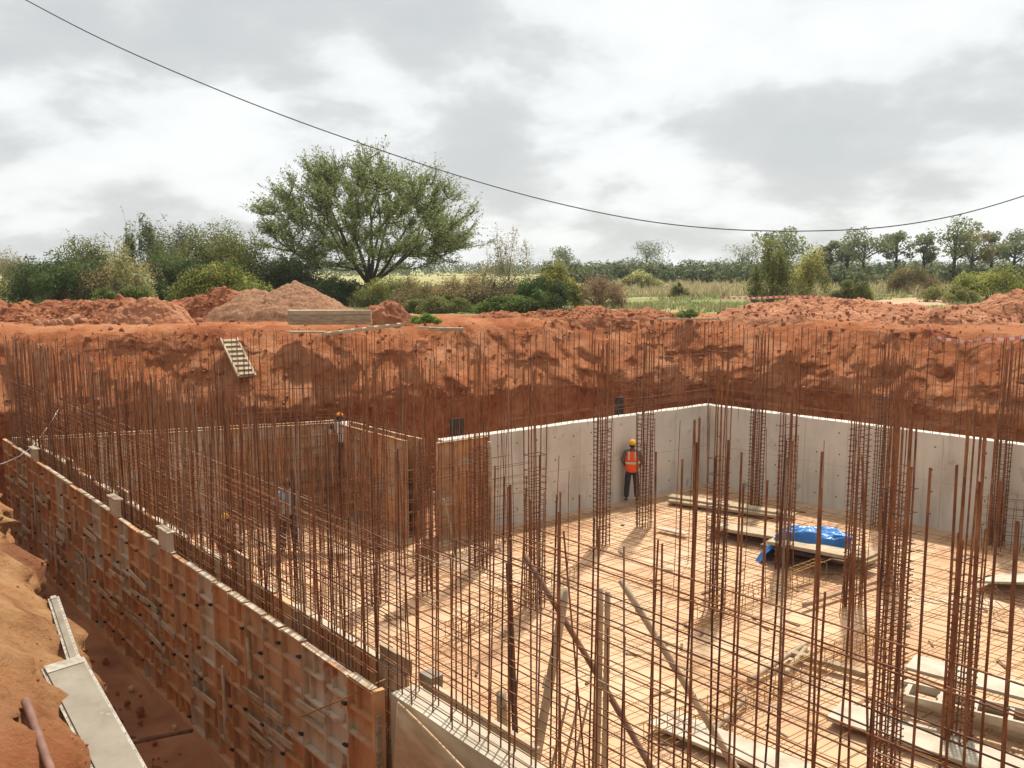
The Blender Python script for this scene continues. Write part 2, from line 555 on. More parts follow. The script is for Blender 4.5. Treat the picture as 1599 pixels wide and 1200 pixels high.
NU = 84
OUT = [0.12, 0.25, 0.4, 0.6, 0.85, 1.1, 1.4, 1.8, 2.3, 2.9, 3.6, 4.5, 5.6, 7, 9, 11.5, 15, 20, 27, 36, 50, 75, 120, 220, 450, 1000, 2600]
verts, zone = [], []
for i in range(NS):
    p, n = SP[i], NRM[i]
    wob = 0.6 * noise.noise(Vector((p.x * .33, p.y * .33, 2))) + 0.16 * noise.noise(Vector((p.x * 1.1, p.y * 1.1, 5)))
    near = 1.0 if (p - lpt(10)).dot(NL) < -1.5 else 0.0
    shade_fade = max(0, min(1, (p.y - 4.6) / 1.6))  # fades sand to dark red near the camera: shade painted into soil colour
    slump = 0.5 + 0.5 * noise.noise(Vector((p.x * .21, p.y * .21, 31)))
    for k in range(NU):
        u = k / (NU - 1)
        ins, z = prof(u)
        cut = max(0, 1 - abs(u - .6) / .4)
        q = p - n * ins
        v = Vector((q.x, q.y, z))
        f = fbm(v * .4 + Vector((0, 0, 3)), 3)
        g = fbm(v * 1.9, 4)
        h = noise.noise(v * 6.5) + .6 * abs(noise.noise(Vector((v.x * 3.1, v.y * 3.1, v.z * 9))))
        scr = noise.noise(Vector((q.x * 2.6, q.y * 2.6, z * .45 + 3))) + .6 * noise.noise(Vector((q.x * 6.5, q.y * 6.5, z * .9)))
        gul = abs(noise.noise(Vector((q.x * 1.1, q.y * 1.1, z * .35 + 9)))) * 2 - .6
        e = (wob * (0.35 + 0.65 * u) + 0.5 * f * (1 - .3 * u) + 0.10 * g + 0.13 * scr + 0.045 * h + 0.03 * noise.noise(v * 14) + 0.3 * gul * cut) * min(1, 4 * (1 - u) + .25)
        e += -0.28 * cut * (slump - .5) * 2
        q = q + n * e
        zz = z - .05 * u + (0.26 * f + 0.13 * g + 0.05 * h) * (0.3 + 0.7 * u) * (1 if u < .97 else .6) - 0.06 * u
        verts.append((q.x, q.y, zz))
        zone.append((0.0, near * shade_fade * (0.45 + 0.55 * u), 0.0))
    for k, o in enumerate(OUT):
        oo = o + wob * max(0, 1 - o / 6) * 0.25
        q = p + n * oo
        r_ = min(1, o / 3)
        hz = ground_h(q.x, q.y) * r_ - .17 * max(0, 1 - o / .9) ** 2
        if o < 12:
            v = Vector((q.x, q.y, 0))
            hz += 0.07 * fbm(v * 1.7, 4) * (1 - o / 14) + 0.02 * noise.noise(v * 7)
        if near:
            hz -= 0.22 * max(0, 1 - o / 2.2)
            hz += 0.10 * fbm(Vector((q.x, q.y, 7)) * .9, 3) * max(0, 1 - o / 4)
        verts.append((q.x, q.y, hz if o < 900 else -3))
        lim = 3.2 if q.x > 2 else (7.5 if q.x < -4 else 4.5)
        zone.append((o, near * shade_fade, 0.0 if o < lim - 1.6 else (1.0 if o > lim + 1.6 else (o - lim + 1.6) / 3.2)))
R_ = NU + len(OUT)
faces = []
for i in range(NS):
    j = (i + 1) % NS
    for k in range(R_ - 1):
        faces.append((i * R_ + k, j * R_ + k, j * R_ + k + 1, i * R_ + k + 1))
gm_ = bpy.data.meshes.new('ground')
gm_.from_pydata(verts, [], faces)
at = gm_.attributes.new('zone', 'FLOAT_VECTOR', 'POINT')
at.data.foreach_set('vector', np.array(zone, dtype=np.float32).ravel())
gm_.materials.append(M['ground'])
gm_.update()
if sum(p.normal.z for p in list(gm_.polygons)[:4000]) < 0:
    gm_.flip_normals()
gm_.polygons.foreach_set('use_smooth', [True] * len(gm_.polygons))
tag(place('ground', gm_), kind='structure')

from mathutils.bvhtree import BVHTree
BVH = BVHTree.FromPolygons([Vector(v) for v in verts], faces)


def hit(px, py, lift=0.0):
    """where the sight line of a photo pixel meets the ground"""
    o_ = Vector((0, 0, CAM_H))
    d_ = (pix(px, py, y=10) - o_).normalized()
    h_ = BVH.ray_cast(o_, d_)
    return h_[0] - d_ * lift


def soil_z(x, y):
    h_ = BVH.ray_cast(Vector((x, y, 8)), Vector((0, 0, -1)))
    return h_[0].z if h_[0] is not None else 0.0


# trench bed (mud) under everything inside the excavation
TX0, TX1, TY0, TY1, ST = -19, 26, -11, 33, 0.25
nx, ny = int((TX1 - TX0) / ST), int((TY1 - TY0) / ST)
vv = [(TX0 + i * ST, TY0 + j * ST, Z_FLOOR - .13 + .12 * fbm(Vector((i * .2, j * .2, 1)), 4)) for j in range(ny + 1) for i in range(nx + 1)]
ff = [(j * (nx + 1) + i, j * (nx + 1) + i + 1, (j + 1) * (nx + 1) + i + 1, (j + 1) * (nx + 1) + i) for j in range(ny) for i in range(nx)]
mb = MB().add(vv, ff)
tag(mb.build('trench_bed', M['mud'], smooth=True), kind='structure')


def offset_poly(P, d):
    Q = []
    n = len(P)
    for i in range(n):
        a, b_, c_ = P[i - 1], P[i], P[(i + 1) % n]
        d1, d2 = (b_ - a).normalized(), (c_ - b_).normalized()
        n1, n2 = V2(d1.y, -d1.x), V2(d2.y, -d2.x)
        k = (n1 + n2)
        k = k / max(k.dot(n1), .3)
        Q.append(b_ + k * d)
    return Q


WALLS = [P0, P1, P2, P3, P4, P5]          # outer wall line, clockwise seen from above
INNER = offset_poly(WALLS, 0.36)


def inside(p, P):
    c = False
    n = len(P)
    for i in range(n):
        a, b_ = P[i], P[i - 1]
        if (a.y > p.y) != (b_.y > p.y) and p.x < (b_.x - a.x) * (p.y - a.y) / (b_.y - a.y) + a.x:
            c = not c
    return c


SLAB = offset_poly(WALLS, -0.1)
bm = bmesh.new()
top = [bm.verts.new((p.x, p.y, Z_FLOOR)) for p in SLAB]
fc = bm.faces.new(top)
if fc.normal.z < 0:
    fc.normal_flip()
ex = bmesh.ops.extrude_face_region(bm, geom=[fc])
for v in ex['geom']:
    if isinstance(v, bmesh.types.BMVert):
        v.co.z -= 0.25
bmesh.ops.recalc_face_normals(bm, faces=bm.faces)
sm_ = bpy.data.meshes.new('pit_floor')
bm.to_mesh(sm_)
bm.free()
sm_.materials.append(M['floor'])
tag(place('pit_floor', sm_), kind='structure')

# ------------------------------------------------------------------ cast concrete walls


def wall_seg(name, a, b_, nin, thick, z0, z1, label, cat, tie_holes=True, mat='concrete', rng=None):
    d = (b_ - a).normalized()
    L = (b_ - a).length
    root = empty(name, (a.x, a.y, z0), label, cat)
    NX, NZ = max(2, int(L / .25)), 8
    mb_ = MB()
    # a slab with a slightly uneven top edge
    grid = []
    for side in (0, 1):
        for i in range(NX + 1):
            for k in range(NZ + 1):
                s = L * i / NX
                zt = z1 - z0 + 0.016 * noise.noise(Vector((s * 1.3 + a.x, side * 3, 2)))
                q = d * s + nin * (thick * side)
                grid.append((q.x, q.y, zt * k / NZ))
    idx = lambda side, i, k: side * (NX + 1) * (NZ + 1) + i * (NZ + 1) + k
    fs = []
    for i in range(NX):
        for k in range(NZ):
            fs.append((idx(0, i, k), idx(0, i + 1, k), idx(0, i + 1, k + 1), idx(0, i, k + 1)))
            fs.append((idx(1, i, k), idx(1, i, k + 1), idx(1, i + 1, k + 1), idx(1, i + 1, k)))
        fs.append((idx(0, i, NZ), idx(0, i + 1, NZ), idx(1, i + 1, NZ), idx(1, i, NZ)))
    for k in range(NZ):
        fs.append((idx(0, 0, k), idx(0, 0, k + 1), idx(1, 0, k + 1), idx(1, 0, k)))
        fs.append((idx(0, NX, k), idx(1, NX, k), idx(1, NX, k + 1), idx(0, NX, k + 1)))
    mb_.add(grid, fs)
    me = mb_.mesh('wall_body', M[mat])
    bm_ = bmesh.new()
    bm_.from_mesh(me)
    bmesh.ops.recalc_face_normals(bm_, faces=bm_.faces)
    bm_.to_mesh(me)
    bm_.free()
    place('wall_body', me, root)
    if tie_holes:
        s = 0.62
        while s < L - .3:
            q = d * s + nin * (thick + .0005)
            MB().box((0, 0, 1.18), (.012, .005, 2.3), jit=.0015).build('joint_fin', M['hole' if False else 'stub'], root, (q.x, q.y, 0), rot=(0, 0, math.atan2(d.y, d.x)))
            s += 1.22
        q = d * (L / 2) + nin * (thick + .0005)
        MB().box((0, 0, 0), (L * .97, .004, .01)).build('joint_fin', M['stub'], root, (q.x, q.y, 1.2), rot=(0, 0, math.atan2(d.y, d.x)))
        s = 0.35
        while s < L - .2:
            for zh in (0.35, 0.92, 1.5, 2.08):
                if random.random() < .86:
                    q = d * (s + random.uniform(-.02, .02)) + nin * (thick + .001)
                    place('tie_hole', HOLE, root, (q.x, q.y, zh + random.uniform(-.015, .015)), (math.radians(90), 0, math.atan2(d.y, d.x)))
            s += 1.22 if int(s * 3) % 2 else 0.62
    return root


hb = MB()
hb.tube([(0, 0, -.006), (0, 0, .006)], 0.02, 8)
HOLE = hb.mesh('tie_hole', M['hole'])
nA = V2((P3 - P2).y, -(P3 - P2).x).normalized()
nB = V2((P4 - P3).y, -(P4 - P3).x).normalized()
dA = (P3 - P2).normalized()
wall_seg('concrete_wall', P2 + dA * .3, P3, nA, .3, Z_FLOOR, Z_TOP, 'bare grey concrete wall with tie holes behind the worker in the orange vest', 'wall')
wall_seg('concrete_wall', P3 + DB * 0.302, P4, nB, .3, Z_FLOOR, Z_TOP, 'long bare concrete wall with tie holes behind the blue tarpaulin', 'wall')
wall_seg('concrete_wall', lpt(LEN_FORM + .12, .04), lpt(LEN_ALL, .04), NL, .3, Z_FLOOR, Z_TOP, 'pale topped cast concrete wall stub beyond the end of the rusty formwork', 'wall', mat='stub')

# ------------------------------------------------------------------ formwork
PW, PH, PD = 0.5, 1.2, 0.066


def panel_mesh(name, w, h, kind):
    mb_ = MB()
    tt = 0.012
    mb_.box((w / 2, 0, h / 2), (w - .006, tt, h - .006))
    fl = 0.014
    for x in (fl / 2 + .003, w - fl / 2 - .003):
        mb_.box((x, -PD / 2 - tt / 2, h / 2), (fl, PD, h - .006))
    for z in (fl / 2 + .003, h - fl / 2 - .003):
        mb_.box((w / 2, -PD / 2 - tt / 2 + .001, z), (w - 2 * fl - .008, PD, fl))
    return mb_.mesh(name)


def rib_mesh(L, vert=False):
    mb_ = MB()
    if vert:
        mb_.box((0, -.025 - .006, L / 2), (.014, .05, L))
    else:
        mb_.box((L / 2, -.029 - .006, 0), (L, .056, .034))
    return mb_.mesh('rib')


PAN = {}
for mk in ('form_orange', 'form_brown', 'form_grey'):
    me = panel_mesh('panel', PW, PH, mk)
    me.materials.append(M[mk])
    PAN[mk] = me
RIBH = {}
RIBV = {}
for mk in PAN:
    RIBH[mk] = rib_mesh(PW - .04)
    RIBH[mk].materials.append(M[mk])
    RIBV[mk] = rib_mesh(.27, True)
    RIBV[mk].materials.append(M[mk])
mb_ = MB()
mb_.box((0, -.1, 0), (.065, .035, .018))
mb_.box((.034, -.1, .01), (.014, .025, .04))
CLIP = mb_.mesh('clip', M['black'])


def formwork(name, a, d, L, nout, z0, label, full=True, outer=True, mats=('form_orange', 'form_brown', 'form_grey', 'form_orange'), seed=1):
    """panels side by side from a along d; ribs point to nout"""
    rs = random.Random(seed)
    # panel local: x along, -y = rib side
    ang = math.atan2(d.y, d.x)
    yl = V2(-d.y, d.x)
    flip = yl.dot(nout) > 0
    root = empty(name, (a.x, a.y, z0), label, 'formwork')
    n = int(round(L / PW))
    for i in range(n):
        for r in range(2):
            mk = rs.choice(mats)
            s = i * PW
            lift = rs.uniform(-.008, .008)
            if flip:
                q = d * (s + PW)
                rz = ang + math.pi
            else:
                q = d * s
                rz = ang
            q = q + nout * rs.uniform(-.006, .006)
            p = place('panel', PAN[mk], root, (q.x, q.y, r * PH + lift), (0, 0, rz + rs.uniform(-.006, .006)))
            for k in range(1, 4):
                if rs.random() < .12:
                    continue
                place('rib', RIBH[mk], p, (.02, -.001, k * PH / 4 + rs.uniform(-.02, .02)), (0, rs.uniform(-.03, .03), 0))
            if full:
                for k in range(4):
                    if rs.random() < .38:
                        place('rib', RIBV[mk], p, (rs.choice((.17, .25, .33)), -.001, k * PH / 4 + .016))
                for k in range(2):
                    if rs.random() < .55:
                        place('clip', CLIP, p, (PW - .01, 0, (k + .5) * PH / 2 + rs.choice((-.15, .0, .15))))
    return root, n


OUTF, nO = formwork('outer_formwork', lpt(0, -.02), DL, LEN_FORM, -NL, Z_FLOOR, 'long outer formwork of rusty ribbed panels along the red trench', True, seed=3)
INF, nI = formwork('inner_formwork', lpt(0.4, .34), DL, LEN_FORM - .4, NL, Z_FLOOR, 'inner line of form panels behind the dark bar filled gap', False, seed=5)
dBL = (P1 - P0).normalized()
nBL = V2(dBL.y, -dBL.x)
formwork('back_formwork', P0 + dBL * .55 + nBL * .36, dBL, (P1 - P0).length - .6, nBL, Z_FLOOR, 'inner form panels of the far wall below the ladder slope', False, mats=('form_brown', 'form_grey', 'form_brown'), seed=8)
formwork('back_formwork', P0 + dBL * .1, dBL, (P1 - P0).length - .1, -nBL, Z_FLOOR, 'outer form panels of the far wall against the red slope', False, mats=('form_brown', 'form_grey'), seed=9)
dJ = (P2 - P1).normalized()
nJ = V2(dJ.y, -dJ.x)
formwork('return_formwork', P1 + nJ * .36 + dJ * .1, dJ, (P2 - P1).length - .15, nJ, Z_FLOOR, 'brown form panels of the short return wall by the worker in white', False, mats=('form_brown', 'form_orange'), seed=10)
formwork('return_formwork', P1 + dJ * .2, dJ, (P2 - P1).length - .3, -nJ, Z_FLOOR, 'outer form panels behind the short return wall', False, mats=('form_brown',), seed=11)
formwork('wall_formwork', P2 + nA * .38 + dA * .02, dA, 1.5, nA, Z_FLOOR, 'three orange brown form panels still fixed to the concrete wall', False, mats=('form_orange', 'form_brown'), seed=12)

rs_ = random.Random(77)
for k in range(46):
    L_, v_ert = rs_.uniform(.4, 1.1), rs_.random() < .35
    s_ = rs_.uniform(.6, LEN_FORM - .8)
    c_ = lpt(s_, -.105 - rs_.uniform(0, .012)) - OUTF.location.xy
    MB().box((0, 0, 0), ((.07, .022, L_) if v_ert else (L_, .022, .08)), jit=.004).build('batten', M[rs_.choice(('form_grey', 'timber', 'timber_pale', 'form_edge'))], OUTF, (c_.x, c_.y, rs_.uniform(.6, 1.8)), rot=(0, rs_.gauss(0, .05), math.atan2(DL.y, DL.x)))
# cement crusted top edge strips and the packing pieces standing above the outer form
for i in range(nO):
    if random.random() < .6:
        mb_ = MB()
        w = PW * random.uniform(.8, 1.0)
        mb_.box((0, 0, 0), (w, .085, .012), jit=.003)
        c_ = lpt((i + .5) * PW, -.055) - OUTF.location.xy
        place('edge_strip', mb_.mesh('edge_strip', M['form_edge']), OUTF, (c_.x, c_.y, 2 * PH + .012), (0, 0, math.atan2(DL.y, DL.x)))
for i in range(nI):
    if random.random() < .75:
        mb_ = MB()
        mb_.box((0, 0, 0), (PW * random.uniform(.75, 1.0), .09, .014), jit=.004)
        c_ = lpt(.4 + (i + .5) * PW, .38) - INF.location.xy
        place('edge_strip', mb_.mesh('edge_strip', M['form_edge']), INF, (c_.x, c_.y, 2 * PH + .014), (0, 0, math.atan2(DL.y, DL.x)))
for (px, py, hh) in ((80, 715, .22), (203, 800, .26), (273, 855, .26)):
    w_ = pix(px, py, Z_TOP)
    s = (w_.xy - P0).dot(DL)
    pp = empty('packing_piece', (lpt(s, -.05).x, lpt(s, -.05).y, Z_TOP + .02), 'cement grey packing piece standing proud of the outer formwork top', 'formwork piece', 'packing pieces on the formwork top', rz=math.atan2(DL.y, DL.x))
    MB().box((0, .0, hh / 2), (.5, .05, hh), jit=.006).build('face_board', M['form_grey'], pp)
    MB().box((0, 0, hh + .0145), (.5, .13, .025), jit=.006).build('top_flange', M['form_edge'], pp)
    MB().box((.24, -.05, hh / 2), (.02, .05, hh), jit=.003).build('end_rib', M['form_grey'], pp)
for (px, py, hh) in ((130, 725, .12), (212, 777, .16), (395, 890, .24), (608, 1052, .16)):
    w_ = pix(px, py, Z_TOP)
    s = max(.3, min((w_.xy - P0).dot(DL), LEN_FORM - .3))
    pp = empty('packing_board', (lpt(s, .37).x, lpt(s, .37).y, Z_TOP + .025), 'short board standing on the inner form line behind the gap', 'board', 'boards on the inner form top', rz=math.atan2(DL.y, DL.x))
    MB().box((0, 0, hh / 2), (.55, .045, hh), jit=.006).build('board', M['timber_pale'], pp)
    MB().box((.1, .04, hh / 2 - .02), (.05, .03, hh * .8), jit=.003).build('cleat', M['timber'], pp)

# ------------------------------------------------------------------ rebar


def bar_unit(name, r, bend, n=5, seg=5, seed=0):
    rs = random.Random(seed)
    a, b_ = rs.uniform(0, 6.28), rs.uniform(.4, 1) * bend
    c_ = rs.uniform(0, 6.28)
    pts = []
    for i in range(seg + 1):
        u = i / seg
        k = math.sin(u * math.pi) * b_ * .4 + u * u * b_
        pts.append((math.cos(a) * k + .25 * bend * math.sin(u * 7 + c_), math.sin(a) * k, u))
    return MB().tube(pts, r, n).mesh(name, M['rust'], True)


VB = [bar_unit('vertical_bar', .0076, .05, seed=i) for i in range(8)]
VBN = [bar_unit('vertical_bar', .0074, .03, n=7, seed=20 + i) for i in range(6)]
HB = [bar_unit('horizontal_bar', .006, .035, seg=10, seed=40 + i) for i in range(6)]
CB = [bar_unit('column_bar', .0125, .03, n=6, seed=60 + i) for i in range(6)]
MBAR = []
for i in range(5):
    me = bar_unit('mat_bar', .0068, .05, seg=10, seed=80 + i)
    me.materials.clear()
    me.materials.append(M['rust_yellow'])
    MBAR.append(me)


def rust_pick():
    r = random.random()
    return M['rust_dark'] if r < .2 else (M['rust_pale'] if r < .28 else None)


def vbar(root, meshes, base, L, lean=.012, name='vertical_bar', mat=None):
    lean = lean * (2.6 if random.random() < .12 else 1)
    o = place(name, random.choice(meshes), root, Vector(base) - root.location,
              (random.gauss(0, lean), random.gauss(0, lean), random.uniform(0, 6.28)), (1, 1, L))
    mat = mat or (rust_pick() if meshes is not MBAR else None)
    if mat:
        o.material_slots[0].link = 'OBJECT'
        o.material_slots[0].material = mat
    return o


def hbar(root, meshes, a, b_, name='horizontal_bar', mat=None):
    a, b_ = Vector(a), Vector(b_)
    d = b_ - a
    q = d.to_track_quat('Z', 'Y') @ Quaternion((0, 0, 1), random.uniform(0, 6.28))
    o = place(name, random.choice(meshes), root, a - root.location, q, (1, 1, d.length))
    mat = mat or (rust_pick() if meshes is not MBAR else None)
    if mat:
        o.material_slots[0].link = 'OBJECT'
        o.material_slots[0].material = mat
    return o


def cage(label, a, d, L, nin, offs, spacing, topf, hz, hsplit=8.0, near=lambda s: False, start=0.1, lean=.012, name='wall_rebar_cage'):
    root = empty(name, (a.x, a.y, Z_FLOOR), label, 'rebar cage')
    for li, off in enumerate(offs):
        s = start + li * spacing * .5
        while s < L - .05:
            p = a + d * (s + random.uniform(-.03, .03)) + nin * (off + random.uniform(-.012, .012))
            vbar(root, VBN if near(s) else VB, (p.x, p.y, Z_FLOOR), topf(s) - Z_FLOOR, lean)
            s += spacing
        for (z, s0, s1) in hz:
            if len(hz) == len(hzN) and z > -1.0 and li == 1 and random.random() < .5:
                continue
            x = s0
            while x < s1 - .4:
                e = min(s1, x + hsplit * random.uniform(.8, 1.15))
                if s1 - e < 1.5:
                    e = s1
                oo = off + (.02 if li == 0 else -.02) + random.uniform(-.008, .008)
                p, q = a + d * (x - .25 if x > s0 else x) + nin * oo, a + d * e + nin * oo
                zz = z + random.uniform(-.02, .02)
                hbar(root, HB, (p.x, p.y, zz), (q.x, q.y, zz + random.uniform(-.035, .035)))
                x = e
    return root


# long wall along the trench: forms, then the cast stub; rises tallest near the camera end
S_NEAR = 16.8
hzL = [(Z_FLOOR + .12 + .2 * i, 0.1, S_NEAR) for i in range(12)]
hzL += [(Z_TOP + .06 + .125 * i, 0.2, S_NEAR + (.3 if i % 2 else 0)) for i in range(12)]
hzN = [(Z_FLOOR + .15 + .22 * i, 0.1, LEN_ALL - S_NEAR - .2) for i in range(11)]
hzN += [(Z_TOP + .08 + .19 * i, 0.1, LEN_ALL - S_NEAR - .2) for i in range(8)]
hzN += [(-0.86 + .19 * i, .6 + .6 * i, LEN_ALL - S_NEAR - .2) for i in range(4)]


def topL(s):
    base = 0.0 if s < 17.5 else (-.12 if s < 20.35 else .6)
    r = random.random()
    return base + random.uniform(-.14, .16) - (random.uniform(.3, .9) if r < .1 else 0)


cage('long wall cage of dense rusty bars rising between the trench side forms', P0, DL, S_NEAR, NL, (.10, .27), .113, topL, hzL)
cage('second row of open bars standing inside the far bay', lpt(2.6, 2.3), DL, 9.5, NL, (0, .2), .2, lambda s: -1.1 + random.uniform(-.6, .4), [(Z_FLOOR + .25 + .3 * i, random.uniform(0, 1), 9.5 - random.uniform(0, 1.2)) for i in range(9)], lean=.016)
cage('rusty bar cage rising from the pale cast wall stub', lpt(S_NEAR), DL, LEN_ALL - S_NEAR, NL, (.10, .27), .165, lambda s: topL(s + S_NEAR), hzN, near=lambda s: True)
# far back wall, return, and the two cast walls
topB = lambda s: random.uniform(-.16, .14) - (random.uniform(.2, .6) if random.random() < .12 else 0)
LB = (P1 - P0).length
cage('rusty bar cage of the far wall below the timber ladder', P0, dBL, LB, nBL, (.09, .28), .15, topB,
     [(Z_FLOOR + .3 + .25 * i, .1, LB) for i in range(8)] + [(Z_TOP + .15, .1, LB), (-2.05, .2, LB), (-1.45, 1.0, LB)])
LJ = (P2 - P1).length
cage('rusty bar cage of the short return wall', P1, dJ, LJ, nJ, (.09, .28), .16, topB, [(Z_FLOOR + .3 + .3 * i, .05, LJ) for i in range(7)] + [(Z_TOP + .2, 0, LJ), (-1.8, 0, LJ)])
LA = (P3 - P2).length
cage('rusty bars rising from the concrete wall behind the worker in orange', P2, dA, LA, nA, (.08, .23), .21, lambda s: random.uniform(-.05, .2),
     [(z, s0, LA) for z, s0 in ((-2.2, 5.2), (-1.95, 6.2), (-1.7, 5.6), (-1.42, 6.6), (-1.12, 6.2), (-.85, 7.6), (-2.1, 2.2))], lean=.009)
LBW = (P4 - P3).length
cage('rusty bars rising from the long wall behind the blue tarpaulin', P3, DB, LBW, nB, (.08, .23), .21, lambda s: random.uniform(-.1, .15),
     [(-2.15, 0, 8.5), (-1.9, 0, 3.4), (-1.62, 0, 12), (-1.33, 0, 4.2), (-1.05, 0, 3), (-.8, 0, 2.2), (-1.2, 5, 13)], lean=.009)

# open partition cage between the long wall and the return
pa = pix(520, 905, Z_FLOOR).xy
pbq = pix(800, 845, Z_FLOOR).xy
dP = (pbq - pa).normalized()
cage('lower open bar cage crossing the floor near the return wall', pa, dP, (pbq - pa).length, V2(dP.y, -dP.x), (0, .2), .15,
     lambda s: -1.0 + random.uniform(-.7, .4), [(Z_FLOOR + .2 + .24 * i, -.6, (pbq - pa).length + random.uniform(-.3, .5)) for i in range(9)], lean=.02)
pc, pd = pix(330, 842, Z_FLOOR).xy, pix(640, 800, Z_FLOOR).xy
dQ = (pd - pc).normalized()
cage('open bar cage in the far bay behind the worker in blue', pc, dQ, (pd - pc).length, V2(dQ.y, -dQ.x), (0, .2), .16,
     lambda s: -.7 + random.uniform(-.6, .5), [(Z_FLOOR + .2 + .27 * i, -.3, (pd - pc).length + random.uniform(-.3, .3)) for i in range(9)], lean=.015)

# column starter cages: tops stand at ground level
tm = MB()
for (x0, y0, x1, y1) in ((-.17, -.12, .17, -.12), (.17, -.12, .17, .12), (.17, .12, -.17, .12), (-.17, .12, -.17, -.12)):
    ex_ = .012
    dx, dy = (x1 - x0), (y1 - y0)
    L_ = math.hypot(dx, dy)
    tm.tube([(x0 - dx / L_ * ex_, y0 - dy / L_ * ex_, 0), (x1 + dx / L_ * ex_, y1 + dy / L_ * ex_, .004)], .0075, 4)
TIE = tm.mesh('tie', M['rust_dark'])


def column(px, py, n=8, ties=16, label='', ang=.63):
    p = pix(px, py, 0.0)
    root = empty('column_rebar_cage', (p.x, p.y, Z_FLOOR), label, 'rebar cage', 'column cages standing on the pit floor', rz=ang)
    xs = [(-.155, -.105), (-.05, -.105), (.05, -.105), (.155, -.105), (-.155, .105), (-.05, .105), (.05, .105), (.155, .105), (-.155, 0), (.155, 0)][:n]
    for (x, y) in xs:
        place('column_bar', random.choice(CB), root, (x, y, 0), (random.gauss(0, .006), random.gauss(0, .006), random.uniform(0, 6.28)), (1, 1, 4.8 + random.uniform(-.25, .08)))
        if random.random() < .35:
            place('lap_bar', random.choice(CB), root, (x * .86, y * .82, 0), (random.gauss(0, .006), random.gauss(0, .006), 0), (1, 1, random.uniform(1.6, 3.2)))
    z = .12
    ties = int(ties * 1.75)
    for i in range(ties):
        place('tie', TIE, root, (0, 0, z), (random.gauss(0, .03), random.gauss(0, .03), random.gauss(0, .02)))
        z += random.uniform(.08, .125) if i < ties - 3 else random.uniform(.1, .3)


NEARC = 'column cage of thick bars standing beside the near rung panel stack'
RETC = 'column cage half lost among the dense bars by the return wall'
for c_ in ((943, 535, 10, 17, 'thick column cage just left of the worker in the orange vest'), (836, 562, 8, 15, 'column cage before the bare wall, between the form panels and the orange worker'),
           (1011, 527, 8, 18, 'column cage just right of the worker in the orange vest'), (1128, 563, 8, 15, 'column cage standing before the pale planks at the wall corner'),
           (1188, 520, 10, 18, 'tall column cage at the plank stack left of the tarpaulin'), (1237, 545, 8, 17, 'column cage rising in front of the left end of the tarpaulin'),
           (1350, 562, 8, 20, 'column cage just right of the blue tarpaulin'), (1387, 528, 8, 20, 'column cage close to the long bare wall right of the tarpaulin'),
           (1412, 552, 8, 14, 'column cage midway between the tarpaulin and the rung panels'), (1413, 641, 10, 19, NEARC), (1531, 626, 8, 14, NEARC),
           (1578, 535, 10, 18, 'column cage beside the small wire mesh basket'), (662, 556, 8, 16, RETC), (746, 545, 8, 15, RETC), (580, 560, 8, 14, RETC)):
    column(*c_)

# single starter bars of the raft, scattered between the columns
sb = empty('raft_starter_bars', (6, 17, Z_FLOOR), 'scattered single starter bars standing between the column cages', 'rebar')
for (px, py, zt) in ((1027, 654, -1.5), (1058, 656, -1.3), (1080, 657, -1.6), (1205, 669, -1.4), (1247, 679, -1.5), (1290, 690, -1.5), (1325, 685, -1.4), (866, 710, -1.8), (887, 736, -2.2), (1165, 772, -2.5), (1364, 694, -1.6), (760, 700, -2.0)):
    p = pix(px, py, zt)
    vbar(sb, VBN, (p.x, p.y, Z_FLOOR), zt - Z_FLOOR, .02, 'starter_bar')

# bottom mat over the floor, two directions
def clip(a, d, P):
    ts = []
    for i in range(len(P)):
        p, q = P[i], P[(i + 1) % len(P)]
        e = q - p
        den = d.x * e.y - d.y * e.x
        if abs(den) < 1e-9:
            continue
        w = p - a
        tt_ = (w.x * e.y - w.y * e.x) / den
        u = (w.x * d.y - w.y * d.x) / den
        if 0 <= u < 1:
            ts.append(tt_)
    ts.sort()
    return [(ts[i], ts[i + 1]) for i in range(0, len(ts) - 1, 2)]


MATP = offset_poly(WALLS, 0.75)
fm = empty('floor_rebar_mat', (3, 15, Z_FLOOR), 'yellowish rusty bar mat covering the pale pit floor', 'rebar mat')
for di, (d, zb) in enumerate(((dA, .05), (DB, .066))):
    nrm = V2(-d.y, d.x)
    o_ = V2(0, 12)
    k = -70
    while k < 70:
        a = o_ + nrm * (k * .25 + random.uniform(-.07, .07))
        if random.random() < .1:
            k += 1
            continue
        for (t0, t1) in clip(a, d, MATP):
            x = t0
            while x < t1 - .5:
                e_ = min(t1, x + random.uniform(6, 11))
                p, q = a + d * x, a + d * e_
                if max(p.y, q.y) > 2.0:
                    jx = nrm * random.uniform(-.09, .09)
                    hbar(fm, MBAR, (p.x, p.y, Z_FLOOR + zb), (q.x + jx.x, q.y + jx.y, Z_FLOOR + zb + random.uniform(0, .02)), 'mat_bar')
                x = e_ + random.uniform(-.5, .1)
        k += 1

